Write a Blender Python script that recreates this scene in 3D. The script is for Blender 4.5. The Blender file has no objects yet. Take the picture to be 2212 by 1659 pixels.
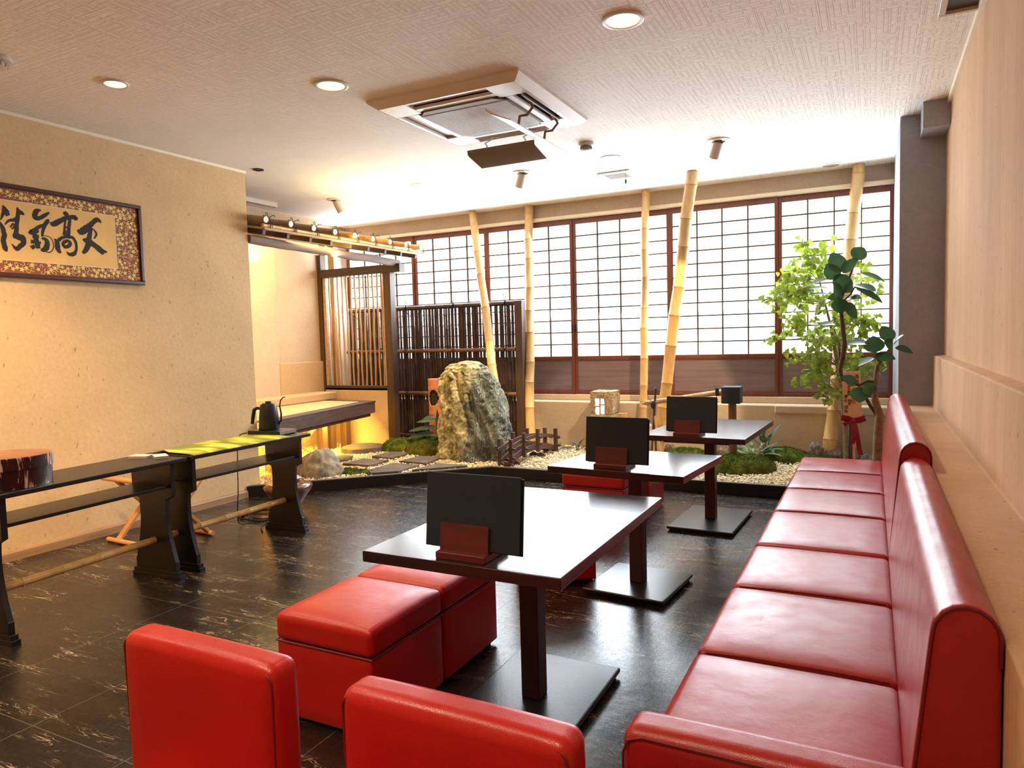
import bpy, bmesh, math, random
import numpy as np
from mathutils import Vector, Matrix, noise
R0 = random.Random(7)
PI = math.pi
scn = bpy.context.scene
COL = scn.collection

# ---------------------------------------------------------------- camera
cam_d = bpy.data.cameras.new('camera')
cam = bpy.data.objects.new('camera', cam_d)
COL.objects.link(cam)
cam_d.sensor_fit = 'HORIZONTAL'
cam_d.sensor_width = 36.0
cam_d.lens = 1526.224 / 2212 * 36.0
cam_d.clip_start = 0.02
rx = Vector((0.8910768, 0.4530782, -0.0265009))
ux = Vector((-0.0052350, 0.0686476, 0.9976272))
fx = Vector((-0.4538224, 0.8888237, -0.0635421))
cam.matrix_world = Matrix(((rx.x, ux.x, -fx.x, 0), (rx.y, ux.y, -fx.y, 0), (rx.z, ux.z, -fx.z, 1.3), (0, 0, 0, 1)))
scn.camera = cam

# ---------------------------------------------------------------- world, exposure
scn.view_settings.view_transform = 'Standard'
scn.view_settings.look = 'None'
scn.view_settings.gamma = 1.0
scn.view_settings.use_curve_mapping = False
scn.view_settings.exposure = 0.5
scn.cycles.use_denoising = True
scn.cycles.max_bounces = 7
scn.cycles.diffuse_bounces = 5
scn.cycles.glossy_bounces = 4
scn.cycles.sample_clamp_indirect = 6.0
w = bpy.data.worlds.new('world')
scn.world = w
w.use_nodes = True
w.node_tree.nodes['Background'].inputs[0].default_value = (0.75, 0.86, 1.0, 1)
w.node_tree.nodes['Background'].inputs[1].default_value = 1.0
WINDOW_GLOW = 1.15         # daylit shoji paper

def lamp(name, kind, loc, power, col, size=0.05, target=None, spot=60, blend=0.5, size_y=None, parent=None):
    d = bpy.data.lights.new(name, kind)
    d.energy = power
    d.color = col
    if kind == 'AREA':
        d.size = size
        if size_y:
            d.shape = 'RECTANGLE'; d.size_y = size_y
    else:
        d.shadow_soft_size = size
    if kind == 'SPOT':
        d.spot_size = math.radians(spot); d.spot_blend = blend
    o = bpy.data.objects.new(name, d)
    COL.objects.link(o)
    o.location = loc
    if target is not None:
        o.rotation_euler = (Vector(target) - Vector(loc)).to_track_quat('-Z', 'Y').to_euler()
    return o

WARM = (1.0, 0.66, 0.34)
WARM2 = (1.0, 0.76, 0.50)
# added lamps just inside the six shoji panels, standing in for daylight
for wx, ww in ((-5.595, .94), (-4.555, .92), (-3.497, .97), (-2.415, .97), (-1.345, .95), (-0.322, .88)):
    L = lamp('window_fill', 'AREA', (wx, 7.31, 1.82), 57, (0.79, 0.91, 1.0), ww, (wx, 0, 0.55), size_y=1.40)
# recessed downlights (the lamps themselves are built further down around these)
CE = 2.79
DOWN = [(-1.055, 3.318, 60), (-2.79, 3.27, 60), (-3.79, 2.63, 80),
        (-3.79, 0.9, 110), (-2.0, 0.3, 110), (-0.6, 0.0, 90), (-2.8, 1.5, 60)]
for i, (x, y, p) in enumerate(DOWN):
    lamp('downlight_bulb', 'SPOT', (x, y, CE - 0.02), p, WARM2, 0.045, (x, y, 0), 125, 0.9)
# warm wall washer: lights the picture wall low down
lamp('wall_wash_light', 'SPOT', (-3.55, 1.35, CE - 0.02), 230, WARM, 0.05, (-4.79, 1.9, 0.75), 78, 0.9)
lamp('wall_wash_light', 'SPOT', (-3.6, -0.4, CE - 0.02), 260, WARM, 0.05, (-4.79, 0.0, 1.1), 90, 0.9)  # added unseen lamp without a fitting; its wall bounce brightens the left ceiling
# garden spotlights
SPOTS = [((-4.96, 5.809), (-4.3, 6.9, 0.3), 120), ((-2.801, 5.807), (-3.8, 6.3, 0.5), 230), ((-1.066, 5.706), (-2.2, 7.1, 0.3), 170)]
for (x, y), t, p in SPOTS:
    d = (Vector(t) - Vector((x, y, CE - 0.05))).normalized()
    lamp('spotlight_bulb', 'SPOT', Vector((x, y, CE - 0.06)) + d * 0.15, p, (1.0, 0.74, 0.42), 0.03, t, 46, 0.2)
# led strips of the tea alcove
lamp('eave_led', 'AREA', (-5.35, 5.2, 2.36), 26, (1.0, 0.70, 0.24), 0.9, (-5.75, 5.3, 0.0), size_y=1.3)
lamp('rafter_led', 'AREA', (-4.93, 5.55, 2.17), 22, (1.0, 0.70, 0.22), 0.04, (-4.92, 5.55, 2.5), size_y=2.1)
lamp('bench_led', 'AREA', (-5.15, 5.45, 0.47), 45, (1.0, 0.62, 0.10), 1.5, (-5.6, 5.45, 0.0), size_y=0.06)

# ---------------------------------------------------------------- mesh builder
class MB:
    def __init__(s):
        s.v = []; s.f = []
    def add(s, vs, fs):
        b = len(s.v)
        s.v += [tuple(v) for v in vs]
        s.f += [tuple(i + b for i in f) for f in fs]
        return s
    def box(s, x0, x1, y0, y1, z0, z1):
        vs = [(x, y, z) for z in (z0, z1) for y in (y0, y1) for x in (x0, x1)]
        return s.add(vs, [(0, 2, 3, 1), (4, 5, 7, 6), (0, 1, 5, 4), (2, 6, 7, 3), (0, 4, 6, 2), (1, 3, 7, 5)])
    def bar(s, a, b, wx, wz, up=(0, 0, 1)):
        a = Vector(a); b = Vector(b); d = (b - a).normalized()
        u = Vector(up)
        if abs(d.dot(u)) > 0.98: u = Vector((0, 1, 0))
        sx = d.cross(u).normalized() * wx / 2; sz = sx.cross(d).normalized() * wz / 2
        vs = [p + i * sx + j * sz for p in (a, b) for i, j in ((-1, -1), (1, -1), (1, 1), (-1, 1))]
        return s.add(vs, [(0, 1, 2, 3), (7, 6, 5, 4), (0, 4, 5, 1), (1, 5, 6, 2), (2, 6, 7, 3), (3, 7, 4, 0)])
    def prism(s, poly, a0, a1, ax=2):
        """poly = 2D points in the two other axes (x,y) / (x,z) for ax=1 / (y,z) for ax=0"""
        n = len(poly)
        def P(p, h):
            return (p[0], p[1], h) if ax == 2 else ((p[0], h, p[1]) if ax == 1 else (h, p[0], p[1]))
        vs = [P(p, a0) for p in poly] + [P(p, a1) for p in poly]
        fs = [tuple(range(n - 1, -1, -1)), tuple(range(n, 2 * n))]
        fs += [(i, (i + 1) % n, n + (i + 1) % n, n + i) for i in range(n)]
        return s.add(vs, fs)
    def tube(s, pts, rad, n=8, caps=True, squash=1.0):
        pts = [Vector(p) for p in pts]
        if not hasattr(rad, '__len__'): rad = [rad] * len(pts)
        vs = []; prev = None
        for i, p in enumerate(pts):
            d = (pts[min(i + 1, len(pts) - 1)] - pts[max(i - 1, 0)]).normalized()
            if prev is None:
                u = Vector((0, 0, 1)) if abs(d.z) < 0.9 else Vector((1, 0, 0))
            else: u = prev
            u = (u - d * u.dot(d)).normalized(); prev = u
            q = d.cross(u)
            for k in range(n):
                a = 2 * PI * k / n
                vs.append(p + rad[i] * (math.cos(a) * u * squash + math.sin(a) * q))
        fs = []
        for i in range(len(pts) - 1):
            for k in range(n):
                k2 = (k + 1) % n
                fs.append((i * n + k, i * n + k2, (i + 1) * n + k2, (i + 1) * n + k))
        if caps:
            fs.append(tuple(range(n - 1, -1, -1))); m = (len(pts) - 1) * n
            fs.append(tuple(range(m, m + n)))
        return s.add(vs, fs)
    def lathe(s, prof, c=(0, 0, 0), n=32, caps=True):
        vs = []; fs = []
        for r, z in prof:
            for k in range(n):
                a = 2 * PI * k / n
                vs.append((c[0] + r * math.cos(a), c[1] + r * math.sin(a), c[2] + z))
        for i in range(len(prof) - 1):
            for k in range(n):
                k2 = (k + 1) % n
                fs.append((i * n + k, i * n + k2, (i + 1) * n + k2, (i + 1) * n + k))
        if caps:
            fs.append(tuple(range(n - 1, -1, -1))); m = (len(prof) - 1) * n
            fs.append(tuple(range(m, m + n)))
        return s.add(vs, fs)
    def xform(s, M):
        s.v = [tuple(M @ Vector(v)) for v in s.v]
        return s

def cushion(x0, x1, y0, y1, z0, z1, r=0.03, puff=0.012, side=0.0):
    """rounded, slightly stuffed box"""
    m = MB()
    def ticks(a, b):
        L = b - a; rr = min(r, L * 0.49)
        t = [a + rr * q for q in (0, 0.12, 0.3, 0.6, 1.0)]
        t += [a + rr + (L - 2 * rr) * q for q in (0.12, 0.25, 0.5, 0.75, 0.88)]
        t += [b - rr * q for q in (1.0, 0.6, 0.3, 0.12, 0)]
        return t
    T = [ticks(x0, x1), ticks(y0, y1), ticks(z0, z1)]
    lo = Vector((x0, y0, z0)); hi = Vector((x1, y1, z1)); N = len(T[0])
    def fix(p):
        q = Vector([min(max(p[i], lo[i] + min(r, (hi[i] - lo[i]) * .49)), hi[i] - min(r, (hi[i] - lo[i]) * .49)) for i in range(3)])
        d = p - q
        if d.length > 1e-9:
            # map the cube shell of the corner on to the sphere shell
            mx = max(abs(d[i]) for i in range(3))
            d = d.normalized() * mx
        p2 = q + d
        u = [(2 * (p2[i] - lo[i]) / (hi[i] - lo[i]) - 1) for i in range(3)]
        if p2.z > (lo.z + hi.z) / 2:
            p2.z += puff * (1 - u[0] ** 4) * (1 - u[1] ** 4)
        if side:
            p2.x += side * math.copysign(1, u[0]) * (abs(u[0]) > .9) * (1 - u[1] ** 4) * (1 - u[2] ** 4)
            p2.y += side * math.copysign(1, u[1]) * (abs(u[1]) > .9) * (1 - u[0] ** 4) * (1 - u[2] ** 4)
        return p2
    for ax in range(3):
        a, b = [i for i in range(3) if i != ax]
        for e, val in ((0, lo[ax]), (1, hi[ax])):
            vs = []; fs = []
            for i in range(N):
                for j in range(N):
                    p = Vector((0, 0, 0)); p[ax] = val; p[a] = T[a][i]; p[b] = T[b][j]
                    vs.append(fix(p))
            for i in range(N - 1):
                for j in range(N - 1):
                    q = (i * N + j, i * N + j + 1, (i + 1) * N + j + 1, (i + 1) * N + j)
                    fs.append(q)
            m.add(vs, fs)
    m.weld = True
    return m

def setp(o, label=None, cat=None, group=None, kind=None):
    if label: o['label'] = label
    if cat: o['category'] = cat
    if group: o['group'] = group
    if kind: o['kind'] = kind
    return o

def root_of(o):
    while o.parent: o = o.parent
    return o

def put(name, mb, mat, parent=None, label=None, cat=None, group=None, kind=None, bevel=0, seg=2, smooth=False, weld=False, local=False, angle=40):
    """link a builder as ONE mesh object; coordinates are world ones unless local"""
    V = np.array(mb.v, dtype=float)
    if parent is None:
        c = Vector(((V[:, 0].min() + V[:, 0].max()) / 2, (V[:, 1].min() + V[:, 1].max()) / 2, V[:, 2].min()))
        off = c
    else:
        off = Vector((0, 0, 0)) if local else root_of(parent).location
    V = V - np.array(off)
    me = bpy.data.meshes.new(name)
    me.from_pydata([tuple(v) for v in V], [], mb.f)
    bm = bmesh.new(); bm.from_mesh(me)
    if weld or getattr(mb, 'weld', False):
        bmesh.ops.remove_doubles(bm, verts=bm.verts, dist=1e-5)
    bmesh.ops.recalc_face_normals(bm, faces=bm.faces)
    bm.to_mesh(me); bm.free()
    me.materials.append(mat)
    o = bpy.data.objects.new(name, me)
    COL.objects.link(o)
    if parent is None: o.location = off
    else:
        o.parent = parent
        if parent.type == 'MESH' and not parent.parent and not local:
            pass
    if bevel:
        b = o.modifiers.new('bevel', 'BEVEL'); b.width = bevel; b.segments = seg; b.limit_method = 'ANGLE'
        b.angle_limit = math.radians(35); b.harden_normals = True
    if smooth or bevel:
        me.shade_auto(angle) if hasattr(me, 'shade_auto') else None
        for p in me.polygons: p.use_smooth = True
        try:
            me.set_sharp_from_angle(angle=math.radians(angle))
        except Exception: pass
    setp(o, label, cat, group, kind)
    return o

def thing(name, loc, label, cat, group=None, rot=0, kind=None):
    o = bpy.data.objects.new(name, None)
    o.empty_display_size = 0.1
    COL.objects.link(o)
    o.location = loc; o.rotation_euler = (0, 0, rot)
    return setp(o, label, cat, group, kind)

def dup(root, loc=None, rot=None, label=None):
    r = root.copy(); COL.objects.link(r)
    if loc is not None: r.location = loc
    if rot is not None: r.rotation_euler = (0, 0, rot)
    if label: r['label'] = label
    for ch in list(root.children):
        c = ch.copy(); COL.objects.link(c); c.parent = r
        for g in list(ch.children):
            d = g.copy(); COL.objects.link(d); d.parent = c
    return r

# ---------------------------------------------------------------- materials
def lin(c):
    return tuple(((x / 255) / 12.92 if x / 255 <= 0.04045 else ((x / 255 + 0.055) / 1.055) ** 2.4) for x in c) + (1,)

class NT:
    def __init__(s, name):
        s.m = bpy.data.materials.new(name); s.m.use_nodes = True
        s.t = s.m.node_tree; s.b = s.t.nodes['Principled BSDF']
        s.co = None
    def n(s, kind, **kw):
        x = s.t.nodes.new(kind)
        for k, v in kw.items():
            if k.startswith('i_'):
                key = k[2:]; key = int(key) if key.isdigit() else key.replace('_', ' ')
                x.inputs[key].default_value = v
            else: setattr(x, k, v)
        return x
    def l(s, a, b): s.t.links.new(a, b)
    def coord(s, scale=(1, 1, 1), rot=(0, 0, 0), kind='Object'):
        tc = s.n('ShaderNodeTexCoord'); mp = s.n('ShaderNodeMapping')
        mp.inputs['Scale'].default_value = scale; mp.inputs['Rotation'].default_value = rot
        s.l(tc.outputs[kind], mp.inputs['Vector']); return mp.outputs['Vector']
    def noise(s, vec, scale, detail=4, rough=0.55, dist=0.0):
        x = s.n('ShaderNodeTexNoise'); x.inputs['Scale'].default_value = scale; x.inputs['Detail'].default_value = detail
        x.inputs['Roughness'].default_value = rough; x.inputs['Distortion'].default_value = dist
        s.l(vec, x.inputs['Vector']); return x.outputs['Fac']
    def ramp(s, fac, stops, interp='LINEAR'):
        x = s.n('ShaderNodeValToRGB'); x.color_ramp.interpolation = interp
        e = x.color_ramp.elements
        while len(e) < len(stops): e.new(0.5)
        for q, (p, c) in zip(e, stops):
            q.position = p; q.color = c if hasattr(c, '__len__') else (c, c, c, 1)
        s.l(fac, x.inputs['Fac']); return x.outputs['Color']
    def mix(s, fac, a, b, mode='MIX'):
        x = s.n('ShaderNodeMix'); x.data_type = 'RGBA'; x.blend_type = mode
        for v, i in ((fac, 0), (a, 6), (b, 7)):
            if hasattr(v, 'node'): s.l(v, x.inputs[i])
            else: x.inputs[i].default_value = v
        return x.outputs[2]
    def math(s, op, a, b=0.0):
        x = s.n('ShaderNodeMath'); x.operation = op
        for v, i in ((a, 0), (b, 1)):
            if hasattr(v, 'node'): s.l(v, x.inputs[i])
            else: x.inputs[i].default_value = v
        return x.outputs[0]
    def bump(s, h, strength=0.3, dist=0.01, chain=None):
        x = s.n('ShaderNodeBump'); x.inputs['Strength'].default_value = strength; x.inputs['Distance'].default_value = dist
        s.l(h, x.inputs['Height'])
        if chain is not None: s.l(chain, x.inputs['Normal'])
        s.l(x.outputs['Normal'], s.b.inputs['Normal']); return x.outputs['Normal']
    def base(s, c):
        if hasattr(c, 'node'): s.l(c, s.b.inputs['Base Color'])
        else: s.b.inputs['Base Color'].default_value = c
    def rough(s, r):
        if hasattr(r, 'node'): s.l(r, s.b.inputs['Roughness'])
        else: s.b.inputs['Roughness'].default_value = r
    def set(s, **kw):
        for k, v in kw.items(): s.b.inputs[k.replace('_', ' ')].default_value = v
        return s

def dk(c, k): return tuple(x * k for x in c[:3]) + (1,)

def plain(name, rgb, rough=0.5, metal=0.0, var=0.12, scale=9, bs=0.15, bd=0.003, bscale=60, **kw):
    t = NT(name); v = t.coord(); c = lin(rgb)
    n = t.noise(v, scale)
    t.base(t.ramp(n, [(0.3, dk(c, 1 - var)), (0.7, dk(c, 1 + var))]))
    t.rough(rough); t.b.inputs['Metallic'].default_value = metal
    if bs: t.bump(t.noise(v, bscale, 3), bs, bd)
    t.set(**kw)
    return t.m

def wood(name, rgb, rough=0.5, axis=1, contrast=0.35, scale=14, bs=0.2, **kw):
    t = NT(name); s = [scale] * 3; s[axis] = scale * 0.06
    v = t.coord(tuple(s)); c = lin(rgb)
    n = t.noise(v, 2.2, 6, 0.6, 0.6)
    t.base(t.ramp(n, [(0.3, dk(c, 1 - contrast)), (0.5, c), (0.72, dk(c, 1 + contrast))]))
    t.rough(rough); t.bump(n, bs, 0.003); t.set(**kw)
    return t.m

def plaster(name, rgb, axis_stretch=(1, 1, 1), fleck=0.55):
    """earthen wall with chopped straw flecks"""
    t = NT(name); c = lin(rgb)
    v = t.coord(axis_stretch)
    big = t.noise(v, 1.6, 5, 0.6)
    fine = t.noise(v, 38, 5, 0.7)
    col = t.ramp(big, [(0.3, dk(c, 0.86)), (0.7, dk(c, 1.12))])
    col = t.mix(0.35, col, t.ramp(fine, [(0.3, dk(c, 0.78)), (0.7, dk(c, 1.18))]))
    w = t.coord((1, 1, 1)); vo = t.n('ShaderNodeTexVoronoi'); vo.inputs['Scale'].default_value = 26
    mp = t.coord((1.0, 1.0, 0.45), (0.5, 0.3, 0.2)); wn = t.n('ShaderNodeTexNoise'); wn.inputs['Scale'].default_value = 9
    t.l(mp, wn.inputs['Vector']); t.l(t.mix(0.12, mp, wn.outputs['Color']), vo.inputs['Vector'])
    fl = t.ramp(vo.outputs['Distance'], [(0.08, 1.0), (0.15, 0.0)])
    gate = t.ramp(t.noise(w, 9, 2), [(0.46, 0.0), (0.54, 1.0)])
    k = t.math('MULTIPLY', t.math('MULTIPLY', fl, gate), fleck)
    col = t.mix(k, col, dk(c, 0.35))
    t.base(col); t.rough(0.92)
    n1 = t.bump(fine, 0.35, 0.006)
    t.bump(big, 0.3, 0.03, n1)
    t.set(Specular_IOR_Level=0.2)
    return t.m

def leather(name, rgb, rough=0.34):
    t = NT(name); v = t.coord(); c = lin(rgb)
    t.base(t.ramp(t.noise(v, 3, 3), [(0.3, dk(c, 0.92)), (0.7, dk(c, 1.06))]))
    vo = t.n('ShaderNodeTexVoronoi'); vo.inputs['Scale'].default_value = 420
    t.l(v, vo.inputs['Vector'])
    a = t.bump(vo.outputs['Distance'], 0.18, 0.0012)
    t.bump(t.noise(v, 7, 3), 0.25, 0.012, a)
    t.rough(t.ramp(t.noise(v, 12, 3), [(0.3, rough - 0.04), (0.7, rough + 0.07)]))
    t.set(Specular_IOR_Level=0.5)
    return t.m

def bamboo(name, rgb, rough=0.35, node=None):
    t = NT(name); v = t.coord(); c = lin(rgb)
    n = t.noise(t.coord((6, 6, 1.2)), 5, 4)
    t.base(t.ramp(n, [(0.25, dk(c, 0.75)), (0.5, c), (0.75, dk(c, 1.15))]))
    t.rough(rough); t.bump(t.noise(t.coord((40, 40, 2)), 3, 3), 0.1, 0.002)
    return t.m

def rockmat(name, cols, scale=6, vein=0.5, bs=0.8):
    t = NT(name); v = t.coord()
    n = t.noise(t.coord((1, 1, 0.55)), scale, 10, 0.65, 0.8)
    st = [(0.28 + 0.44 * i / (len(cols) - 1), lin(c)) for i, c in enumerate(cols)]
    col = t.ramp(n, st)
    vn = t.noise(t.coord((1, 1, 0.35), (0.3, 0.5, 0.2)), scale * 1.7, 8, 0.6, 1.8)
    ve = t.ramp(t.math('ABSOLUTE', t.math('SUBTRACT', vn, 0.5)), [(0.0, 1.0), (0.025, 0.0)])
    col = t.mix(t.math('MULTIPLY', ve, vein), col, lin((205, 200, 185)))
    t.base(col); t.rough(0.75)
    a = t.bump(n, bs, 0.05)
    t.bump(t.noise(v, scale * 9, 5, 0.7), 0.6, 0.008, a)
    return t.m

M = {}
M['plaster'] = plaster('plaster_left', (208, 176, 134), fleck=0.6)
M['plaster_r'] = plaster('plaster_right', (205, 168, 134), (2.5, 2.5, 0.35), fleck=0.6)
M['plaster_g'] = plaster('plaster_garden', (202, 178, 150), fleck=0.2)
M['plaster_col'] = plaster('plaster_column', (156, 158, 168), fleck=0.0)
M['header'] = plaster('plaster_header', (176, 156, 136), fleck=0.0)
M['red'] = leather('red_leather', (178, 22, 18))
M['seam'] = plain('seam_thread', (110, 12, 12), 0.6)
M['sofa'] = leather('sofa_leather', (158, 30, 30), 0.33)
M['black_wood'] = wood('black_lacquer_wood', (19, 16, 15), 0.32, contrast=0.25)
M['dark_wood'] = wood('dark_stained_wood', (72, 50, 38), 0.6, axis=2, contrast=0.4)
M['dark_wood_y'] = wood('dark_stained_wood_long', (84, 58, 46), 0.6, axis=1, contrast=0.4)
M['dark_wood_x'] = wood('dark_stained_wood_cross', (62, 46, 38), 0.6, axis=0, contrast=0.4)
M['frame_wood'] = wood('red_brown_frame_wood', (104, 52, 34), 0.45, axis=2, contrast=0.25)
M['panel_wood'] = wood('red_brown_panel_wood', (116, 98, 100), 0.42, axis=0, contrast=0.22, scale=9)
M['old_log'] = wood('weathered_log', (128, 108, 98), 0.8, axis=1, contrast=0.4, scale=9)
M['old_plank'] = wood('weathered_plank', (178, 146, 122), 0.8, axis=1, contrast=0.3)
M['pale_wood'] = wood('pale_wood', (222, 180, 130), 0.5, axis=2, contrast=0.15)
M['stool_wood'] = wood('orange_beech', (215, 150, 90), 0.45, axis=0, contrast=0.15)
M['skirting'] = wood('skirting_wood', (156, 120, 84), 0.5, axis=1, contrast=0.2)
M['bridge'] = wood('bridge_wood', (76, 52, 46), 0.6, axis=1, contrast=0.35)
M['table'] = wood('table_walnut', (50, 33, 31), 0.2, axis=0, contrast=0.3, scale=10, bs=0.06)
M['leg_red'] = wood('table_leg_wood', (62, 38, 38), 0.4, axis=2, contrast=0.2)
M['base_black'] = plain('black_iron_plate', (20, 20, 21), 0.28, 0.0, bscale=200, bs=0.12)
M['menu'] = plain('menu_cloth', (20, 32, 44), 0.6)
M['menu_wood'] = wood('menu_stand_wood', (92, 34, 32), 0.42, axis=0, contrast=0.2)
M['white'] = plain('white_enamel', (226, 218, 208), 0.4, var=0.03, bs=0)
M['white2'] = plain('cream_plastic', (200, 186, 172), 0.45, var=0.04, bs=0)
M['grille'] = plain('grille_grey', (128, 112, 100), 0.6, var=0.05, bs=0)
M['cream'] = plain('cream_moulding', (228, 210, 178), 0.5, var=0.04)
M['black'] = plain('black_void', (10, 10, 11), 0.7, var=0.0, bs=0)
M['kettle'] = plain('black_matt_steel', (26, 27, 29), 0.38, 0.2, var=0.05, bs=0.05)
M['cord'] = plain('black_cord', (22, 18, 18), 0.7)
M['curb'] = plain('black_kerb', (30, 31, 32), 0.35, bs=0.1)
M['curb_top'] = plain('kerb_top_strip', (96, 92, 84), 0.45, bs=0.1)
M['bamboo'] = bamboo('yellow_bamboo', (202, 162, 104))
M['bamboo_node'] = plain('bamboo_node', (176, 136, 84), 0.5)
M['bamboo_dark'] = bamboo('smoked_bamboo', (58, 38, 34), 0.4)
M['bamboo_rail'] = bamboo('brown_bamboo', (110, 74, 52), 0.4)
M['bamboo_or'] = bamboo('orange_bamboo', (180, 112, 78), 0.45)
M['bamboo_grey'] = bamboo('roof_bamboo', (150, 122, 92), 0.5)
M['bamboo_pole'] = bamboo('stretcher_bamboo', (206, 164, 96), 0.35)
M['reed'] = bamboo('reed_slat', (176, 138, 98), 0.5)
M['slate'] = rockmat('dark_slate', [(58, 50, 48), (86, 76, 72), (110, 98, 92)], 10, 0.0, 0.25)
M['rock'] = rockmat('standing_rock', [(34, 42, 38), (74, 82, 72), (112, 116, 100), (160, 156, 132), (212, 204, 176)], 4.2, 0.85, 0.9)
def standing_rock_mat():
    t = NT('standing_rock'); v = t.coord()
    n = t.noise(t.coord((1, 1, .5), (0, .3, 0)), 5, 10, .68, 1.0)
    dark = t.ramp(n, [(.30, lin((36, 44, 40))), (.48, lin((84, 92, 84))), (.62, lin((122, 126, 112))), (.75, lin((186, 184, 164)))])
    vn = t.noise(t.coord((1, 1, .3), (0, .35, .1)), 9, 6, .6, 1.6)
    ve = t.ramp(t.math('ABSOLUTE', t.math('SUBTRACT', vn, .5)), [(0, 1.0), (.02, 0)])
    dark = t.mix(t.math('MULTIPLY', ve, .75), dark, lin((206, 208, 196)))
    n2 = t.noise(v, 13, 8, .72, .6)
    pale = t.ramp(n2, [(.34, lin((60, 54, 34))), (.46, lin((150, 138, 92))), (.56, lin((206, 198, 152))), (.7, lin((240, 234, 206)))])
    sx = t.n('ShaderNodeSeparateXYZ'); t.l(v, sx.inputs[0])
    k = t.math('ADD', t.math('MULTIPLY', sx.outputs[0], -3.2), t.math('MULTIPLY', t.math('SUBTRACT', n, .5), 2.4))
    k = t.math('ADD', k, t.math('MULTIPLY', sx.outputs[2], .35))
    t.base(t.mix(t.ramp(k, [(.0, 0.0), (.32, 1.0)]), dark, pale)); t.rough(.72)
    a = t.bump(n, .9, .05); t.bump(n2, .9, .02, a)
    return t.m
M['rock'] = standing_rock_mat()
M['boulder'] = rockmat('grey_boulder', [(70, 62, 50), (118, 108, 90), (158, 146, 122), (190, 180, 158)], 6, 0.3, 0.5)
M['pebble_stone'] = rockmat('brown_stone', [(58, 46, 38), (108, 88, 70), (160, 134, 108)], 14, 0.3, 0.6)
M['lantern'] = rockmat('lantern_granite', [(150, 124, 96), (196, 168, 128), (226, 204, 168)], 30, 0.1, 0.9)
M['gravel_base'] = plain('gravel_bed', (196, 178, 140), 0.9, var=0.25, scale=60, bs=0.8, bd=0.01, bscale=90)
M['straw'] = plain('tatami_straw', (206, 174, 122), 0.8, var=0.12, scale=40)
M['fabric'] = plain('beige_cloth', (196, 164, 120), 0.95, var=0.08, scale=50)
M['vase'] = plain('brown_glaze', (104, 66, 54), 0.18, var=0.25, scale=14, bs=0.05)
M['ribbon'] = plain('red_ribbon', (148, 16, 44), 0.35, var=0.1, Specular_IOR_Level=0.5)
M['sign'] = wood('sign_board_wood', (226, 176, 128), 0.55, axis=2, contrast=0.08)
M['ink'] = plain('ink', (34, 28, 24), 0.75, var=0.3, scale=60, bs=0)
M['red_ink'] = plain('red_ink', (190, 34, 30), 0.7, bs=0)
M['paper_old'] = plain('aged_paper', (232, 186, 112), 0.8, var=0.08, scale=6, bs=0)
M['brocade'] = plain('brocade_ground', (140, 74, 40), 0.7, var=0.15, scale=30)
M['gold'] = plain('brocade_gold', (226, 196, 104), 0.5, var=0.12, scale=40, bs=0)
M['pframe'] = wood('picture_frame_wood', (66, 34, 24), 0.3, axis=1, contrast=0.2)
M['green_cord'] = plain('green_knob', (20, 120, 70), 0.5, bs=0)
M['bark'] = plain('grey_bark', (126, 104, 82), 0.85, var=0.3, scale=30, bs=0.5, bd=0.006)
M['rattan'] = plain('dark_bark', (84, 64, 52), 0.85, var=0.3, scale=30)

def leafmat(name, rgb, rough=0.45, trans=0.25, var=0.35, vein=False):
    t = NT(name); v = t.coord(); c = lin(rgb)
    y = (min(c[0] * 1.7, 1), min(c[1] * 1.35, 1), c[2] * 0.7, 1)
    col = t.ramp(t.noise(v, 11, 3), [(0.35, dk(c, 1 - var)), (0.55, c), (0.75, y)])
    t.base(col); t.rough(rough)
    t.b.inputs['Subsurface Weight'].default_value = 0.0
    out = t.t.nodes['Material Output']
    tr = t.n('ShaderNodeBsdfTranslucent'); t.l(col, tr.inputs['Color'])
    mx = t.n('ShaderNodeMixShader'); mx.inputs[0].default_value = trans
    t.l(t.b.outputs[0], mx.inputs[1]); t.l(tr.outputs[0], mx.inputs[2]); t.l(mx.outputs[0], out.inputs['Surface'])
    return t.m
M['leaf_y'] = leafmat('ivy_leaf', (128, 144, 42), 0.5, 0.42, 0.45)
M['leaf_ficus'] = leafmat('rubber_leaf', (52, 92, 56), 0.32, 0.22, 0.25)
M['leaf_fern'] = leafmat('fern_leaf', (58, 84, 54), 0.45, 0.2)
M['leaf_var'] = leafmat('variegated_leaf', (120, 140, 92), 0.45, 0.2)

def moss():
    t = NT('moss'); v = t.coord()
    n = t.noise(v, 16, 8, 0.75)
    big = t.noise(v, 4.5, 3)
    a = t.ramp(n, [(0.3, lin((38, 46, 16))), (0.5, lin((84, 98, 30))), (0.72, lin((150, 156, 52)))])
    b = t.ramp(n, [(0.3, lin((70, 62, 20))), (0.6, lin((128, 118, 44)))])
    t.base(t.mix(t.ramp(big, [(0.52, 0.0), (0.68, 0.7)]), a, b)); t.rough(0.95)
    x = t.bump(n, 1.0, 0.03); t.bump(t.noise(v, 90, 4, 0.8), 0.9, 0.01, x)
    t.set(Specular_IOR_Level=0.1)
    return t.m
M['moss'] = moss()

def paper():
    t = NT('shoji_paper'); v = t.coord()
    n = t.noise(t.coord((1, 1, 1)), 1.3, 2)
    c = t.ramp(n, [(0.3, (0.93, 0.97, 1.0, 1)), (0.7, (1, 1, 1, 1))])
    t.base((0.85, 0.85, 0.85, 1)); t.rough(0.9)
    t.l(c, t.b.inputs['Emission Color']); t.b.inputs['Emission Strength'].default_value = WINDOW_GLOW
    return t.m
M['paper'] = paper()

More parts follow.
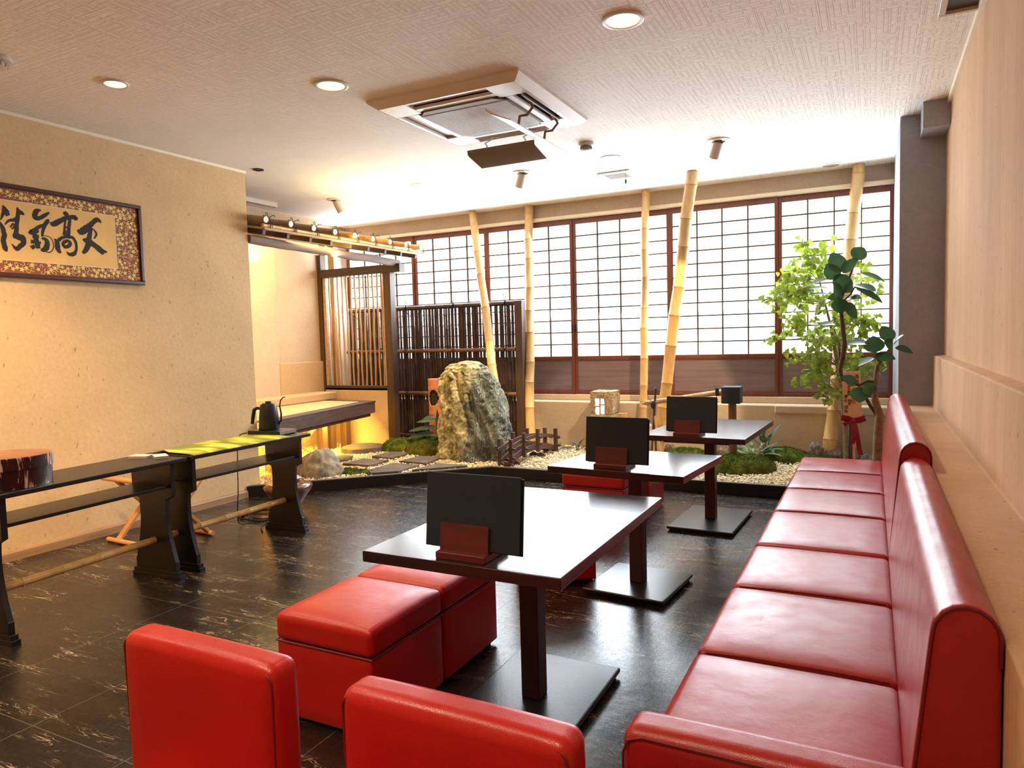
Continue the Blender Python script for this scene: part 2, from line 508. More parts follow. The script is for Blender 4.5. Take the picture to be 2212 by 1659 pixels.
def glow(name, col, st):
    t = NT(name); t.base(col); t.b.inputs['Emission Color'].default_value = col
    t.b.inputs['Emission Strength'].default_value = st
    return t.m
M['bulb'] = glow('warm_bulb', (1.0, 0.80, 0.48, 1), 9)
M['bulb_w'] = glow('white_bulb', (1.0, 0.93, 0.82, 1), 6)
M['lamp_off'] = plain('unlit_reflector', (170, 166, 160), 0.3, 0.3, bs=0)
M['lantern_glow'] = glow('lantern_paper_lit', (1.0, 0.98, 0.92, 1), 1.6)

def floor_mat():
    t = NT('floor_black_marble_vinyl')
    v = t.coord((1, 1, 1))
    # streaky veins that run roughly across the room
    vv = t.coord((0.75, 5.0, 1), (0, 0, 0.10))
    n1 = t.noise(vv, 2.6, 3, 0.55, 0.9)
    ve = t.ramp(t.math('ABSOLUTE', t.math('SUBTRACT', n1, 0.5)), [(0.0, 1.0), (0.0075, 0.0)])
    n2 = t.noise(vv, 5.5, 3, 0.55, 0.8)
    ve2 = t.ramp(t.math('ABSOLUTE', t.math('SUBTRACT', n2, 0.5)), [(0.0, 1.0), (0.009, 0.0)])
    gate = t.ramp(t.noise(t.coord((1.1, 4.5, 1)), 2.2, 3), [(0.50, 0.0), (0.60, 1.0)])
    vein = t.math('MULTIPLY', t.math('MAXIMUM', ve, ve2), gate)
    basec = t.ramp(t.noise(vv, 2.0, 6, 0.65), [(0.3, lin((17, 13, 11))), (0.55, lin((32, 25, 20))), (0.8, lin((50, 40, 32)))])
    col = t.mix(t.math('MULTIPLY', vein, 0.75), basec, lin((206, 180, 146)))
    # tile joints 0.5 x 0.5
    br = t.n('ShaderNodeTexBrick'); br.offset = 0.0; br.inputs['Scale'].default_value = 1.0
    br.inputs['Brick Width'].default_value = 0.5; br.inputs['Row Height'].default_value = 1.0
    br.inputs['Mortar Size'].default_value = 0.0016; br.inputs['Mortar Smooth'].default_value = 0.2
    tc = t.n('ShaderNodeTexCoord'); mp = t.n('ShaderNodeMapping'); mp.inputs['Location'].default_value = (0.25, 0.1, 0)
    t.l(tc.outputs['Object'], mp.inputs['Vector']); t.l(mp.outputs[0], br.inputs['Vector'])
    j = br.outputs['Fac']
    col = t.mix(t.math('MULTIPLY', j, 0.5), col, lin((120, 116, 108)))
    t.base(col)
    # scuffs and scratches
    sc = t.noise(t.coord((3, 30, 1), (0, 0, 0.5)), 6, 6, 0.7, 2.0)
    sc2 = t.noise(t.coord((34, 4, 1), (0, 0, -0.4)), 5, 6, 0.7, 2.5)
    s = t.math('MULTIPLY', t.math('ADD', sc, sc2), 0.5)
    t.rough(t.ramp(s, [(0.32, 0.13), (0.5, 0.22), (0.68, 0.42)]))
    a = t.bump(s, 0.13, 0.004)
    b = t.bump(t.noise(v, 5, 3), 0.10, 0.03, a)
    t.bump(t.math('SUBTRACT', 1.0, j), 0.3, 0.002, b)
    t.set(Specular_IOR_Level=0.5)
    return t.m
M['floor'] = floor_mat()

def ceiling_mat():
    t = NT('ceiling_embossed_paper')
    c = lin((246, 240, 232))
    v = t.coord()
    n = t.noise(v, 1.2, 3)
    t.base(t.ramp(n, [(0.3, dk(c, 0.96)), (0.7, dk(c, 1.02))])); t.rough(0.75)
    tc = t.n('ShaderNodeTexCoord')
    def mask(w_, h_, off, rot, m_):
        mp = t.n('ShaderNodeMapping'); mp.inputs['Location'].default_value = (off, off * 1.7, 0); mp.inputs['Rotation'].default_value = (0, 0, rot)
        t.l(tc.outputs['Object'], mp.inputs['Vector'])
        br = t.n('ShaderNodeTexBrick'); br.inputs['Scale'].default_value = 1.0
        br.inputs['Brick Width'].default_value = w_; br.inputs['Row Height'].default_value = h_
        br.inputs['Mortar Size'].default_value = m_; br.inputs['Mortar Smooth'].default_value = 0.5
        t.l(mp.outputs[0], br.inputs['Vector']); return br.outputs['Fac']
    vo = t.n('ShaderNodeTexVoronoi'); vo.distance = 'CHEBYCHEV'; vo.inputs['Scale'].default_value = 11; vo.inputs['Randomness'].default_value = 0.7
    t.l(tc.outputs['Object'], vo.inputs['Vector'])
    sel = t.ramp(t.math('FRACT', t.math('MULTIPLY', vo.outputs['Color'], 3.7)), [(0.49, 0.0), (0.51, 1.0)])
    A = t.math('MAXIMUM', mask(.085, .030, 0, 0, .0042), mask(.13, .047, .31, 0, .003))
    B = t.math('MAXIMUM', mask(.085, .030, .13, PI / 2, .0042), mask(.12, .05, .2, PI / 2, .003))
    hs = t.mix(sel, A, B)
    a = t.bump(hs, 0.9, 0.006)
    t.bump(t.noise(v, 120, 3), 0.15, 0.002, a)
    t.set(Specular_IOR_Level=0.35)
    return t.m
M['ceiling'] = ceiling_mat()

def bark_box():
    t = NT('cherry_bark'); v = t.coord((1, 1, 0.18))
    n = t.noise(v, 26, 4, 0.6, 0.6)
    t.base(t.ramp(n, [(0.47, lin((40, 15, 13))), (0.54, lin((62, 26, 22))), (0.58, lin((186, 164, 150)))])); t.rough(0.3)
    t.bump(n, 0.3, 0.003); return t.m
M['barkbox'] = bark_box()
M['box_lid'] = wood('box_lid_veneer', (136, 88, 60), 0.4, axis=0, contrast=0.25)

def towel():
    t = NT('green_runner'); v = t.coord()
    n = t.noise(t.coord((1, 3, 1)), 3.2, 2, 0.4, 0.4)
    t.base(t.ramp(n, [(0.42, lin((120, 124, 24))), (0.5, lin((170, 166, 30))), (0.56, lin((214, 200, 60)))])); t.rough(0.85)
    t.bump(t.noise(v, 220, 2), 0.3, 0.001); return t.m
M['towel'] = towel()

# ================================================================ THE ROOM
S = 'structure'
put('floor', MB().box(-6.3, 0.6, -2.6, 7.5, -0.1, 0.0), M['floor'], kind=S)
put('ceiling', MB().box(-6.3, 0.7, -2.6, 7.6, CE, CE + 0.08), M['ceiling'], kind=S)
put('wall_left', MB().box(-6.1, -4.79, -2.6, 4.46, 0, CE), M['plaster'], kind=S)
put('wall_right', MB().box(0.45, 0.7, -2.6, 5.8, 1.11, CE), M['plaster_r'], kind=S)
mb = MB().prism([(0.7, 0), (0.21, 0), (0.21, 0.75), (0.385, 0.75), (0.388, 1.105), (0.45, 1.11), (0.7, 1.11)], -2.6, 5.8, 1)
put('wall_right_dado', mb, M['plaster_r'], kind=S, bevel=0.008)
put('wall_back', MB().box(-4.79, 0.7, -2.75, -2.6, 0, CE), M['plaster'], kind=S)
put('wall_corner', MB().box(0.17, 0.7, 5.8, 7.5, 0, CE), M['plaster_col'], kind=S)
put('trim_1', MB().box(0.292, 0.45, 5.5, 5.8, 2.62, CE), M['plaster_col'], kind=S, bevel=0.004)
put('wall_alcove', MB().box(-6.2, -5.93, 4.46, 6.6, 0, CE), M['plaster_g'], kind=S)
put('wall_alcove_far', MB().box(-6.3, -6.12, 6.6, 7.5, 0, CE), M['header'], kind=S)
mb = MB().box(-6.2, 0.17, 7.15, 7.5, 0, 0.60).box(-6.2, 0.17, 7.33, 7.5, 0.60, 0.665)
put('wall_window', mb, M['plaster_g'], kind=S, bevel=0.01)
put('trim_2', MB().box(-0.83, 0.17, 7.12, 7.16, 0.52, 0.605), M['plaster_g'], kind=S, bevel=0.02, seg=3)
put('wall_header', MB().box(-6.2, 0.17, 7.33, 7.5, 2.63, CE), M['header'], kind=S)
put('trim_3', MB().box(-6.12, 0.17, 7.29, 7.33, 2.605, 2.64), M['cream'], kind=S, bevel=0.004)
# pilaster and low backrest wall of the alcove
put('wall_pilaster', MB().box(-5.94, -5.90, 5.25, 5.86, 0.62, 2.5), M['plaster_g'], kind=S, bevel=0.006)
put('wall_low_panel', MB().box(-5.94, -5.895, 5.86, 6.58, 0.6, 1.095), M['fabric'], kind=S, bevel=0.008)
put('wall_screen_base', MB().box(-5.93, -4.9, 6.56, 6.64, 0.05, 0.77), M['plaster_g'], kind=S)
# skirting, cornices
mb = MB().prism([(-4.79, 0), (-4.772, 0), (-4.772, 0.05), (-4.778, 0.062), (-4.79, 0.066)], -2.6, 4.46, 1)
put('baseboard_left', mb, M['skirting'], kind=S)
put('trim_4', MB().prism([(-4.79, CE - .001), (-4.772, CE - .001), (-4.778, CE - 0.02), (-4.79, CE - 0.024)], -2.6, 4.46, 1), M['cream'], kind=S)
put('trim_5', MB().prism([(0.45, CE - .001), (0.428, CE - .001), (0.432, CE - 0.03), (0.45, CE - 0.034)], -2.6, 5.5, 1), M['cream'], kind=S)

# shoji windows
XS = [-6.12, -5.07, -4.04, -2.955, -1.875, -0.815, 0.17]
for i in range(6):
    a, b = XS[i], XS[i + 1]
    dy = 0.012 * (i % 2)
    y0, y1 = 7.335 + dy, 7.365 + dy
    r = thing('window_%d' % (i + 1), ((a + b) / 2, y0, 0.665), None, None, kind=S)
    r['label'] = ['bright shoji window panel behind the roofed alcove, farthest left', 'bright shoji window panel above the left part of the dark bamboo fence',
                  'bright shoji window panel above the standing rock and fence post', 'bright shoji window panel above the stone lantern',
                  'bright shoji window panel above the black water spout', 'bright shoji window panel behind the leafy trees'][i]
    st = 0.033
    m = MB().box(a, a + st, y0, y1, 0.665, 2.605).box(b - st, b, y0, y1, 0.665, 2.605)
    m.box(a + st, b - st, y0, y1, 2.545, 2.605).box(a + st, b - st, y0, y1, 1.052, 1.09).box(a + st, b - st, y0, y1, 0.665, 0.70)
    put('frame', m, M['frame_wood'], r, bevel=0.004)
    m = MB()
    nc = 4
    for k in range(1, nc):
        x = a + st + (b - a - 2 * st) * k / nc
        m.box(x - .006, x + .006, y0 + .006, y1 - .006, 1.09, 2.545)
    for k in range(1, 11):
        z = 1.09 + (2.545 - 1.09) * k / 11
        m.box(a + st, b - st, y0 + .008, y1 - .008, z - .0058, z + .0058)
    put('lattice', m, M['dark_wood_x'], r)
    put('paper', MB().box(a + st - .005, b - st + .005, y1 - .006, y1 - .003, 1.08, 2.555), M['paper'], r)
    put('wood_panel', MB().box(a + st - .005, b - st + .005, y0 + .012, y1 - .006, 0.69, 1.06), M['panel_wood'], r)
    m = MB().box(a + st + .012, b - st - .012, y0 + .004, y0 + .013, 0.70, 0.712).box(a + st + .012, b - st - .012, y0 + .004, y0 + .013, 1.04, 1.052)
    put('panel_bead', m, M['frame_wood'], r)
    if i in (2, 3):
        x = b - .016 if i == 2 else a + .016
        put('finger_pull', MB().box(x - .009, x + .009, y0 - .002, y0 + .004, 1.36, 1.44), M['black'], r, label='black recessed finger pull')

# hatch frame in the ceiling near the right wall
t = thing('ceiling_hatch', (0.38, 3.86, CE), 'brown recessed hatch with a white rim in the ceiling near the right wall', 'ceiling hatch')
put('rim', MB().box(0.27, 0.449, 4.005, 4.03, CE - .02, CE).box(0.27, 0.30, 3.55, 4.005, CE - .02, CE), M['white2'], t, bevel=.003)
put('panel', MB().box(0.30, 0.449, 3.55, 4.005, CE - .004, CE), M['dark_wood'], t)

# ================================================================ LAMPS ON THE CEILING
LBL = ['large lit round downlight in the ceiling nearest the top of the photo', 'lit round downlight left of the air conditioner',
       'small lit downlight in the ceiling above the framed calligraphy']
t = None
for i, (x, y, p) in enumerate(DOWN):
    if t is None:
        t = thing('downlight', (x, y, CE), LBL[0], 'ceiling light', 'recessed downlights')
        put('trim_ring', MB().lathe([(0.074, -0.001), (0.098, -0.001), (0.098, -0.007), (0.088, -0.011), (0.076, -0.008)] , n=40, caps=False), M['white'], t, local=True, smooth=True)
        put('bulb', MB().lathe([(0.0005, -.006), (0.05, -.006), (0.075, -.003)], n=32, caps=False), M['bulb'], t, local=True)
    else:
        d = dup(t, (x, y, CE), label=LBL[i] if i < 3 else 'lit round downlight in the ceiling behind the viewpoint')
        if i == 2: d.scale = (0.72, 0.72, 1)
# unlit or faint downlights over the garden
t = thing('unlit_downlight', (-3.878, 5.74, CE), 'flat unlit downlight between the first and second garden spotlights', 'ceiling light', 'unlit downlights')
put('trim_ring', MB().lathe([(0.07, -0.001), (0.092, -0.001), (0.092, -0.006), (0.08, -0.009), (0.07, -0.006)], n=40, caps=False), M['white'], t, local=True, smooth=True)
put('reflector', MB().lathe([(0.0005, -.004), (0.04, -.004), (0.07, -.004)], n=32, caps=False), M['lamp_off'], t, local=True)
dup(t, (-1.957, 5.758, CE), label='grey unlit downlight right of the smoke detector, pull string hanging by it')
dup(t, (-0.34, 7.1, CE), label='flat white downlight by the rightmost bamboo pole')
# adjustable spots
SL = ['white adjustable spotlight above the eave of the alcove', 'white adjustable spotlight below the hanging air deflector', 'white adjustable spotlight farthest right, pointing down at the garden']
for k, ((x, y), tg, p) in enumerate(SPOTS):
    t = thing('spotlight', (x, y, CE), SL[k], 'spotlight', 'garden spotlights')
    put('trim_ring', MB().lathe([(0.05, -0.001), (0.088, -0.001), (0.088, -0.006), (0.072, -0.012), (0.052, -0.012)], n=40, caps=False), M['white'], t, local=True, smooth=True)
    put('backing', MB().lathe([(0.0005, -.003), (0.05, -.004)], n=32, caps=False), M['grille'], t, local=True)
    d = (Vector(tg) - Vector((x, y, CE - 0.05))).normalized()
    m = MB(); o = Vector((0, 0, -0.012))
    m.tube([o, o + d * 0.125], [0.037, 0.04], 28, caps=False)
    m.tube([o + d * 0.125, o + d * 0.121], [0.04, 0.034], 28, caps=False)
    m.tube([o + d * 0.02, o + d * 0.021], [0.036, 0.0005], 28, caps=False)
    put('lamp_head', m, M['white2'], t, local=True, smooth=True)
    m = MB().tube([o + d * 0.116, o + d * 0.117], [0.033, 0.0005], 24, caps=False)
    put('lens', m, M['bulb_w'], t, local=True)
# smoke detectors
def detector(x, y, lab, s=1.0):
    t = thing('smoke_detector', (x, y, CE), lab, 'smoke detector')
    put('base', MB().lathe([(0.001, 0), (0.062 * s, 0), (0.066 * s, -.006), (0.066 * s, -.022), (0.05 * s, -.028), (0.001, -.028)], n=36), M['white2'], t, local=True, smooth=True)
    m = MB().lathe([(0.042 * s, -.028), (0.046 * s, -.036), (0.044 * s, -.05), (0.03 * s, -.056), (0.001, -.057)], n=36)
    for k in range(12):
        a = k * PI / 6
        m.box(-.003, .003, -.003, .003, -.05, -.03)
        m.v[-8:] = [(vx + .047 * s * math.cos(a), vy + .047 * s * math.sin(a), vz) for vx, vy, vz in m.v[-8:]]
    put('sensor', m, M['grille'] if s < 1.05 else M['white2'], t, local=True, smooth=True)
detector(-1.97, 5.22, 'small round smoke detector right of the hanging air deflectors', 0.9)
detector(-3.95, 2.10, 'round smoke detector at the left edge, near the framed calligraphy', 1.1)
t = thing('ceiling_sensor', (-4.641, 4.471, CE), 'tiny dark ring fitting in the ceiling past the end of the left wall', 'ceiling fitting')
put('ring', MB().lathe([(0.02, 0), (0.045, 0), (0.045, -.006), (0.022, -.006)], n=28, caps=False), M['cord'], t, local=True, smooth=True)
# extractor vent
t = thing('ceiling_vent', (-2.1, 6.38, CE), 'square white extractor vent with a perforated grille in the ceiling', 'vent')
put('frame', MB().box(-.155, .155, -.155, .155, -.014, 0), M['white'], t, local=True, bevel=.006)
m = MB()
for k in range(14):
    y = -.085 + .17 * k / 13
    m.box(-.1, .1, y - .003, y + .003, -.018, -.013)
put('slats', m, M['grille'], t, local=True)
put('opening', MB().box(-.105, .105, -.092, .092, -.0155, -.013), M['white2'], t, local=True)
t = thing('pull_string', (-1.90, 5.98, CE), 'thin pull string with a small green knob hanging by the ceiling vent', 'pull string')
put('string', MB().tube([(0, 0, 0), (0, 0, -.14)], .0015, 6), M['cord'], t, local=True)
put('knob', MB().lathe([(0.001, -.14), (.008, -.145), (.010, -.165), (.005, -.18), (.001, -.182)], n=14), M['green_cord'], t, local=True, smooth=True)

# ---------------------------------------------------------------- air conditioner cassette
ax0, ax1, ay0, ay1 = -2.80, -1.745, 3.595, 4.665
t = thing('air_conditioner', ((ax0 + ax1) / 2, (ay0 + ay1) / 2, CE), 'square white ceiling cassette air conditioner with a grey mesh intake', 'air conditioner')
W_, D_ = (ax1 - ax0) / 2, (ay1 - ay0) / 2
m = MB()
def ring(o, i, z0, z1, m):
    vo = [(-o[0], -o[1], z0), (o[0], -o[1], z0), (o[0], o[1], z0), (-o[0], o[1], z0)]
    vi = [(-i[0], -i[1], z1), (i[0], -i[1], z1), (i[0], i[1], z1), (-i[0], i[1], z1)]
    m.add(vo + vi, [(k, (k + 1) % 4, 4 + (k + 1) % 4, 4 + k) for k in range(4)])
ring((W_, D_), (W_, D_), 0, -.012, m)
ring((W_, D_), (W_ - .05, D_ - .05), -.012, -.048, m)
# lower face: corner plates and strips round four louvre slots
iw, idp = W_ - .05, D_ - .05
sl = .115            # slot depth from the face rim
cw = .20             # corner plate
def face(x0, x1, y0, y1, z=-.048): m.box(x0, x1, y0, y1, z, z + .02)
for sx in (-1, 1):
    for sy in (-1, 1):
        xa, xb = sorted((sx * iw, sx * (iw - cw))); ya, yb = sorted((sy * idp, sy * (idp - cw)))
        face(xa, xb, ya, yb)
gx, gy = iw - .165, idp - .165
for sx in (-1, 1):
    xa, xb = sorted((sx * iw, sx * (iw - .03))); face(xa, xb, -idp + cw, idp - cw)
    xa, xb = sorted((sx * (iw - .115), sx * gx)); face(xa, xb, -idp + cw, idp - cw)
for sy in (-1, 1):
    ya, yb = sorted((sy * idp, sy * (idp - .03))); face(-iw + cw, iw - cw, ya, yb)
    ya, yb = sorted((sy * (idp - .115), sy * gy)); face(-iw + cw, iw - cw, ya, yb)
put('housing', m, M['white'], t, local=True, bevel=.004)
m = MB().box(-iw + .02, iw - .02, -idp + .02, idp - .02, -.012, -.002)
put('louvre_recess', m, M['black'], t, local=True)
m = MB(); c_ = .07
m.prism([(-gx, -gy + c_), (-gx + c_, -gy), (gx - c_, -gy), (gx, -gy + c_), (gx, gy - c_), (gx - c_, gy), (-gx + c_, gy), (-gx, gy - c_)], -.056, -.046)
put('intake_grille', m, M['grille'], t, local=True, bevel=.003)
m = MB()
for k in range(46):
    y = -gy + c_ + (2 * gy - 2 * c_) * k / 45
    m.box(-gx + .01, gx - .01, y - .0022, y + .0022, -.0585, -.055)
put('mesh', m, M['white2'], t, local=True)
for nm, (x0, x1, y0, y1, tilt, axx) in {'a': (-iw + cw + .01, iw - cw - .01, -idp + .035, -idp + .11, .5, 0), 'b': (-iw + cw + .01, iw - cw - .01, idp - .11, idp - .035, -.9, 0),
                                 'c': (-iw + .035, -iw + .11, -idp + cw + .01, idp - cw - .01, .1, 1), 'd': (iw - .11, iw - .035, -idp + cw + .01, idp - cw - .01, .9, 1)}.items():
    cx, cy = (x0 + x1) / 2, (y0 + y1) / 2
    mm = MB().box(x0 - cx, x1 - cx, y0 - cy, y1 - cy, -.003, .003)
    mm.xform(Matrix.Translation((cx, cy, -.03)) @ Matrix.Rotation(tilt, 4, 'X' if axx == 0 else 'Y'))
    put('louvre', mm, M['white2'], t, local=True)
# wind deflectors hanging from it
t = thing('air_deflector', (-2.3, 4.45, 2.57), 'beige trough-shaped air deflector hanging under the far side of the air conditioner', 'air deflector')
m = MB().prism([(4.395, 2.632), (4.398, 2.604), (4.42, 2.592), (4.60, 2.548), (4.603, 2.554), (4.42, 2.599), (4.404, 2.608), (4.401, 2.633)], -2.55, -2.03, 0)
put('panel', m, M['grille'], t, bevel=.002)
for x in (-2.42, -2.12):
    m = MB().tube([(x, 4.53, CE - .05), (x + .01, 4.50, CE - .08), (x - .02, 4.46, CE - .11), (x, 4.45, 2.66), (x, 4.45, 2.602)], .005, 8)
    m.tube([(x - .05, 4.55, CE - .052), (x + .05, 4.55, CE - .052)], .004, 6)
    put('hanger_wire', m, M['white'], t, smooth=True)
t = thing('air_deflector', (-1.95, 4.15, 2.55), 'thin white air deflector blade hanging under the right side of the air conditioner', 'air deflector')
m = MB()
a = Vector((-2.03, 0, 2.635)); b = Vector((-1.86, 0, 2.555))
m.prism([(-2.035, 2.66), (-2.03, 2.638), (-1.99, 2.612), (-1.87, 2.562), (-1.868, 2.568), (-1.988, 2.62), (-2.022, 2.642), (-2.029, 2.662)], 3.73, 4.6, 1)
put('panel', m, M['white'], t, bevel=.002)
for y in (3.98, 4.36):
    m = MB().tube([(-1.86, y, CE - .05), (-1.84, y, CE - .09), (-1.88, y, CE - .13), (-1.93, y, 2.66), (-1.94, y, 2.602)], .009, 8)
    m.tube([(-1.86, y - .06, CE - .052), (-1.86, y + .06, CE - .052)], .006, 6)
    put('hanger_wire', m, M['grille'], t, smooth=True)

# ================================================================ TABLES AND MENUS
def table(x, y, w, d, rot, lab, base_d=0.62):
    t = thing('cafe_table', (x, y, 0), lab, 'table', 'low tables along the sofa', rot)
    put('tabletop', MB().box(-w / 2, w / 2, -d / 2, d / 2, .625, .66), M['table'], t, local=True, bevel=.003)
    put('under_frame', MB().box(-w / 2 + .12, w / 2 - .12, -d / 2 + .12, d / 2 - .12, .60, .625), M['leg_red'], t, local=True, bevel=.002)
    put('column', MB().box(-.035, .035, -.035, .035, .032, .60), M['leg_red'], t, local=True, bevel=.004)
    m = MB().box(-.215, .215, -base_d / 2, base_d / 2, .012, .032)
    p = put('base_plate', m, M['base_black'], t, local=True, bevel=.008, seg=3)
    put('foot_rim', MB().box(-.20, .20, -base_d / 2 + .015, base_d / 2 - .015, 0, .012), M['black'], p, local=True)
    return t
table(-1.068, 2.205, .665, 1.02, 0, 'dark low table nearest the viewpoint, at the near half of the red sofa', .64)
table(-1.075, 3.49, .70, .63, math.radians(-5), 'small dark low table in the middle of the three', .46)
table(-0.985, 4.90, .66, 1.0, math.radians(-2.5), 'dark low table farthest away, next to the garden kerb', .66)

def menu(x, y, z, rot, lab):
    g = 'black menus in wooden stands'
    t = thing('menu_stand', (x, y, z), 'dark red wooden stand' + lab[0], 'menu stand', 'menu stands', rot)
    put('foot', MB().box(-.083, .083, -.075, .075, 0, .022), M['menu_wood'], t, local=True, bevel=.003)
    put('front_plate', MB().prism([(-.052, .022), (-.044, .022), (-.034, .10), (-.042, .10)], -.081, .081, 0).xform(Matrix.Identity(4)), M['menu_wood'], t, local=True)
    put('back_plate', MB().prism([(.0, .022), (.008, .022), (.018, .09), (.010, .09)], -.081, .081, 0), M['menu_wood'], t, local=True)
    k = thing('menu_folder', (x, y, z + .022), 'black cloth menu folder standing' + lab[1], 'menu', 'black menus', rot)
    tilt = Matrix.Rotation(-.10, 4, 'X')
    m = MB().box(-.158, .158, -.006, .0, .0, .222).box(-.150, .162, .008, .014, -.004, .216)
    m.xform(Matrix.Translation((0.02, -.036, .004)) @ tilt)
    put('cover', m, M['menu'], k, local=True, bevel=.0025)
    m = MB().box(-.148, .15, .0, .008, .004, .214)
    m.xform(Matrix.Translation((0.02, -.036, .004)) @ tilt)
    put('pages', m, M['white2'], k, local=True)
menu(-1.062, 1.79, .66, 0, (' on the table nearest the viewpoint', ' on the table nearest the viewpoint'))
menu(-1.125, 3.29, .66, math.radians(-2), (' on the small middle table', ' on the small middle table'))
menu(-1.035, 4.49, .66, math.radians(-3), (' on the farthest table', ' on the farthest table'))

# ================================================================ RED SEATING
def chair(x0, x1, y0, lab):
    t = thing('low_chair', ((x0 + x1) / 2, y0 - .15, 0), lab, 'chair', 'red leather chairs turned towards the viewpoint')
    x0, x1 = x0, x1
    put('backrest', cushion(x0, x1, y0, y0 + .085, .10, .652, .026, .004, .006), M['red'], t, smooth=True)
    put('seat', cushion(x0, x1, y0 - .42, y0 - .001, .20, .325, .03, .008), M['red'], t, smooth=True)
    put('seat_base', cushion(x0 + .004, x1 - .004, y0 - .415, y0 - .001, .05, .20, .012, 0), M['red'], t, smooth=True)
    yy = y0 + .003; r = .022
    pts = [(x0 + .006, yy + .006, .38), (x0 + .004, yy + .004, .60)]
    for k in range(5):
        a = PI - PI / 2 * k / 4
        pts.append((x0 + .004 + r + r * math.cos(a), yy + .003, .63 - r + r * math.sin(a) + .008))
    for k in range(5):
        a = PI / 2 - PI / 2 * k / 4
        pts.append((x1 - .004 - r + r * math.cos(a), yy + .003, .63 - r + r * math.sin(a) + .008))
    pts += [(x1 - .004, yy + .004, .60), (x1 - .006, yy + .006, .38)]
    put('seam_piping', MB().tube(pts, .0028, 6), M['seam'], t, smooth=True)
    for sx in (x0 + .04, x1 - .04):
        for sy in (y0 + .04, y0 - .38):
            put('foot', MB().lathe([(.016, 0), (.018, .055), (.02, .11)], (sx, sy, 0), 16), M['black'], t, smooth=True)
    return t
chair(-1.535, -1.068, .995, 'bright red leather low chair, its back at the lower left corner of the photo')
chair(-0.893, -0.425, .995, 'bright red leather low chair, its back at the bottom centre of the photo')

def ottoman(x0, x1, y0, y1, lab, rot=0, mt='red'):
    cx, cy = (x0 + x1) / 2, (y0 + y1) / 2
    t = thing('ottoman', (cx, cy, 0), lab, 'stool', 'red leather box stools', rot)
    w2, d2 = (x1 - x0) / 2, (y1 - y0) / 2
    put('cushion', cushion(-w2, w2, -d2, d2, .28, .375, .022, .016), M[mt], t, local=True, smooth=True)
    put('box_base', cushion(-w2 + .004, w2 - .004, -d2 + .004, d2 - .004, .015, .277, .010, 0, .003), M[mt], t, local=True, smooth=True)
    z = .279
    q = [(-w2 + .003, -d2 + .003), (w2 - .003, -d2 + .003), (w2 - .003, d2 - .003), (-w2 + .003, d2 - .003), (-w2 + .003, -d2 + .003)]
    put('piping', MB().tube([(a, b, z) for a, b in q], .004, 6), M['seam'], t, local=True)
    for sx in (-1, 1):
        for sy in (-1, 1):
            put('foot', MB().lathe([(.018, 0), (.018, .016)], (sx * (w2 - .04), sy * (d2 - .04), 0), 14), M['black'], t, local=True)
ottoman(-1.845, -1.425, 1.75, 2.175, 'red leather box stool nearest the viewpoint, left of the near table')
ottoman(-1.845, -1.425, 2.18, 2.605, 'red leather box stool half under the left edge of the near table')
ottoman(-1.80, -1.37, 3.325, 3.755, 'red leather box stool set askew under the small middle table, mostly hidden', math.radians(30))
ottoman(-1.90, -1.455, 4.43, 4.87, 'dark red box stool seen under the left side of the middle table', mt='sofa')
ottoman(-1.86, -1.42, 4.90, 5.32, 'dark red box stool beyond the middle table, partly behind its column', mt='sofa')

def sofa(y0, y1, seams, lab, tall, arm):
    t = thing('banquette_sofa', (-.15, (y0 + y1) / 2, 0), lab, 'sofa', 'red leather sofas along the right wall')
    ys = [y0] + seams + [y1]
    for a, b in zip(ys[:-1], ys[1:]):
        put('seat_cushion', cushion(-.445, .07, a + .0015, b - .0015, .27, .405, .028, .012), M['sofa'], t, smooth=True)
    for s in seams:
        put('seat_seam', MB().tube([(-.443, s, .30), (-.437, s, .385), (-.41, s, .402), (-.3, s, .408), (-.1, s, .409), (.045, s, .405)], .0035, 6), M['seam'], t, smooth=True)
    put('seat_base', MB().box(-.40, .20, y0 + .01, y1 - .01, .05, .27), M['sofa'], t, bevel=.01)
    put('plinth', MB().box(-.37, .18, y0 + .04, y1 - .04, 0, .05), M['black'], t)
    h = tall
    prof = [(.062, .28), (.062, .42), (.095, h - .07)]
    for k in range(9):
        a = PI - PI * k / 8
        prof.append((.152 + .055 * math.cos(a) + .0, h - .055 + .055 * math.sin(a)))
    prof += [(.207, h - .10), (.207, .28)]
    yb0, yb1 = (y0, y1)
    put('backrest', MB().prism(prof, yb0, yb1, 1), M['sofa'], t, bevel=.010, seg=3, smooth=True, angle=50)
    pp = [(x, yb0 - .001, z) for x, z in prof[1:-1]]
    pp = [(x + (.150 - x) * .05, y, z - .004 if z > .7 else z) for x, y, z in pp]
    put('end_piping', MB().tube(pp, .0032, 6), M['seam'], t, smooth=True)
    if arm:
        put('armrest', cushion(-.455, .085, y0 - .115, y0 - .005, .04, .50, .032, .006), M['sofa'], t, smooth=True)
        m = MB().tube([(-.452, y0 - .112, .06), (-.450, y0 - .113, .45), (-.44, y0 - .113, .478), (-.41, y0 - .113, .489), (.05, y0 - .113, .489)], .003, 6)
        put('arm_piping', m, M['seam'], t, smooth=True)
sofa(1.45, 3.085, [1.97, 2.545], 'red leather banquette sofa with a low arm, near half along the right wall', .808, True)
sofa(3.095, 5.40, [3.72, 4.29, 4.85], 'red leather banquette sofa, far half with the taller back reaching the garden', .865, False)

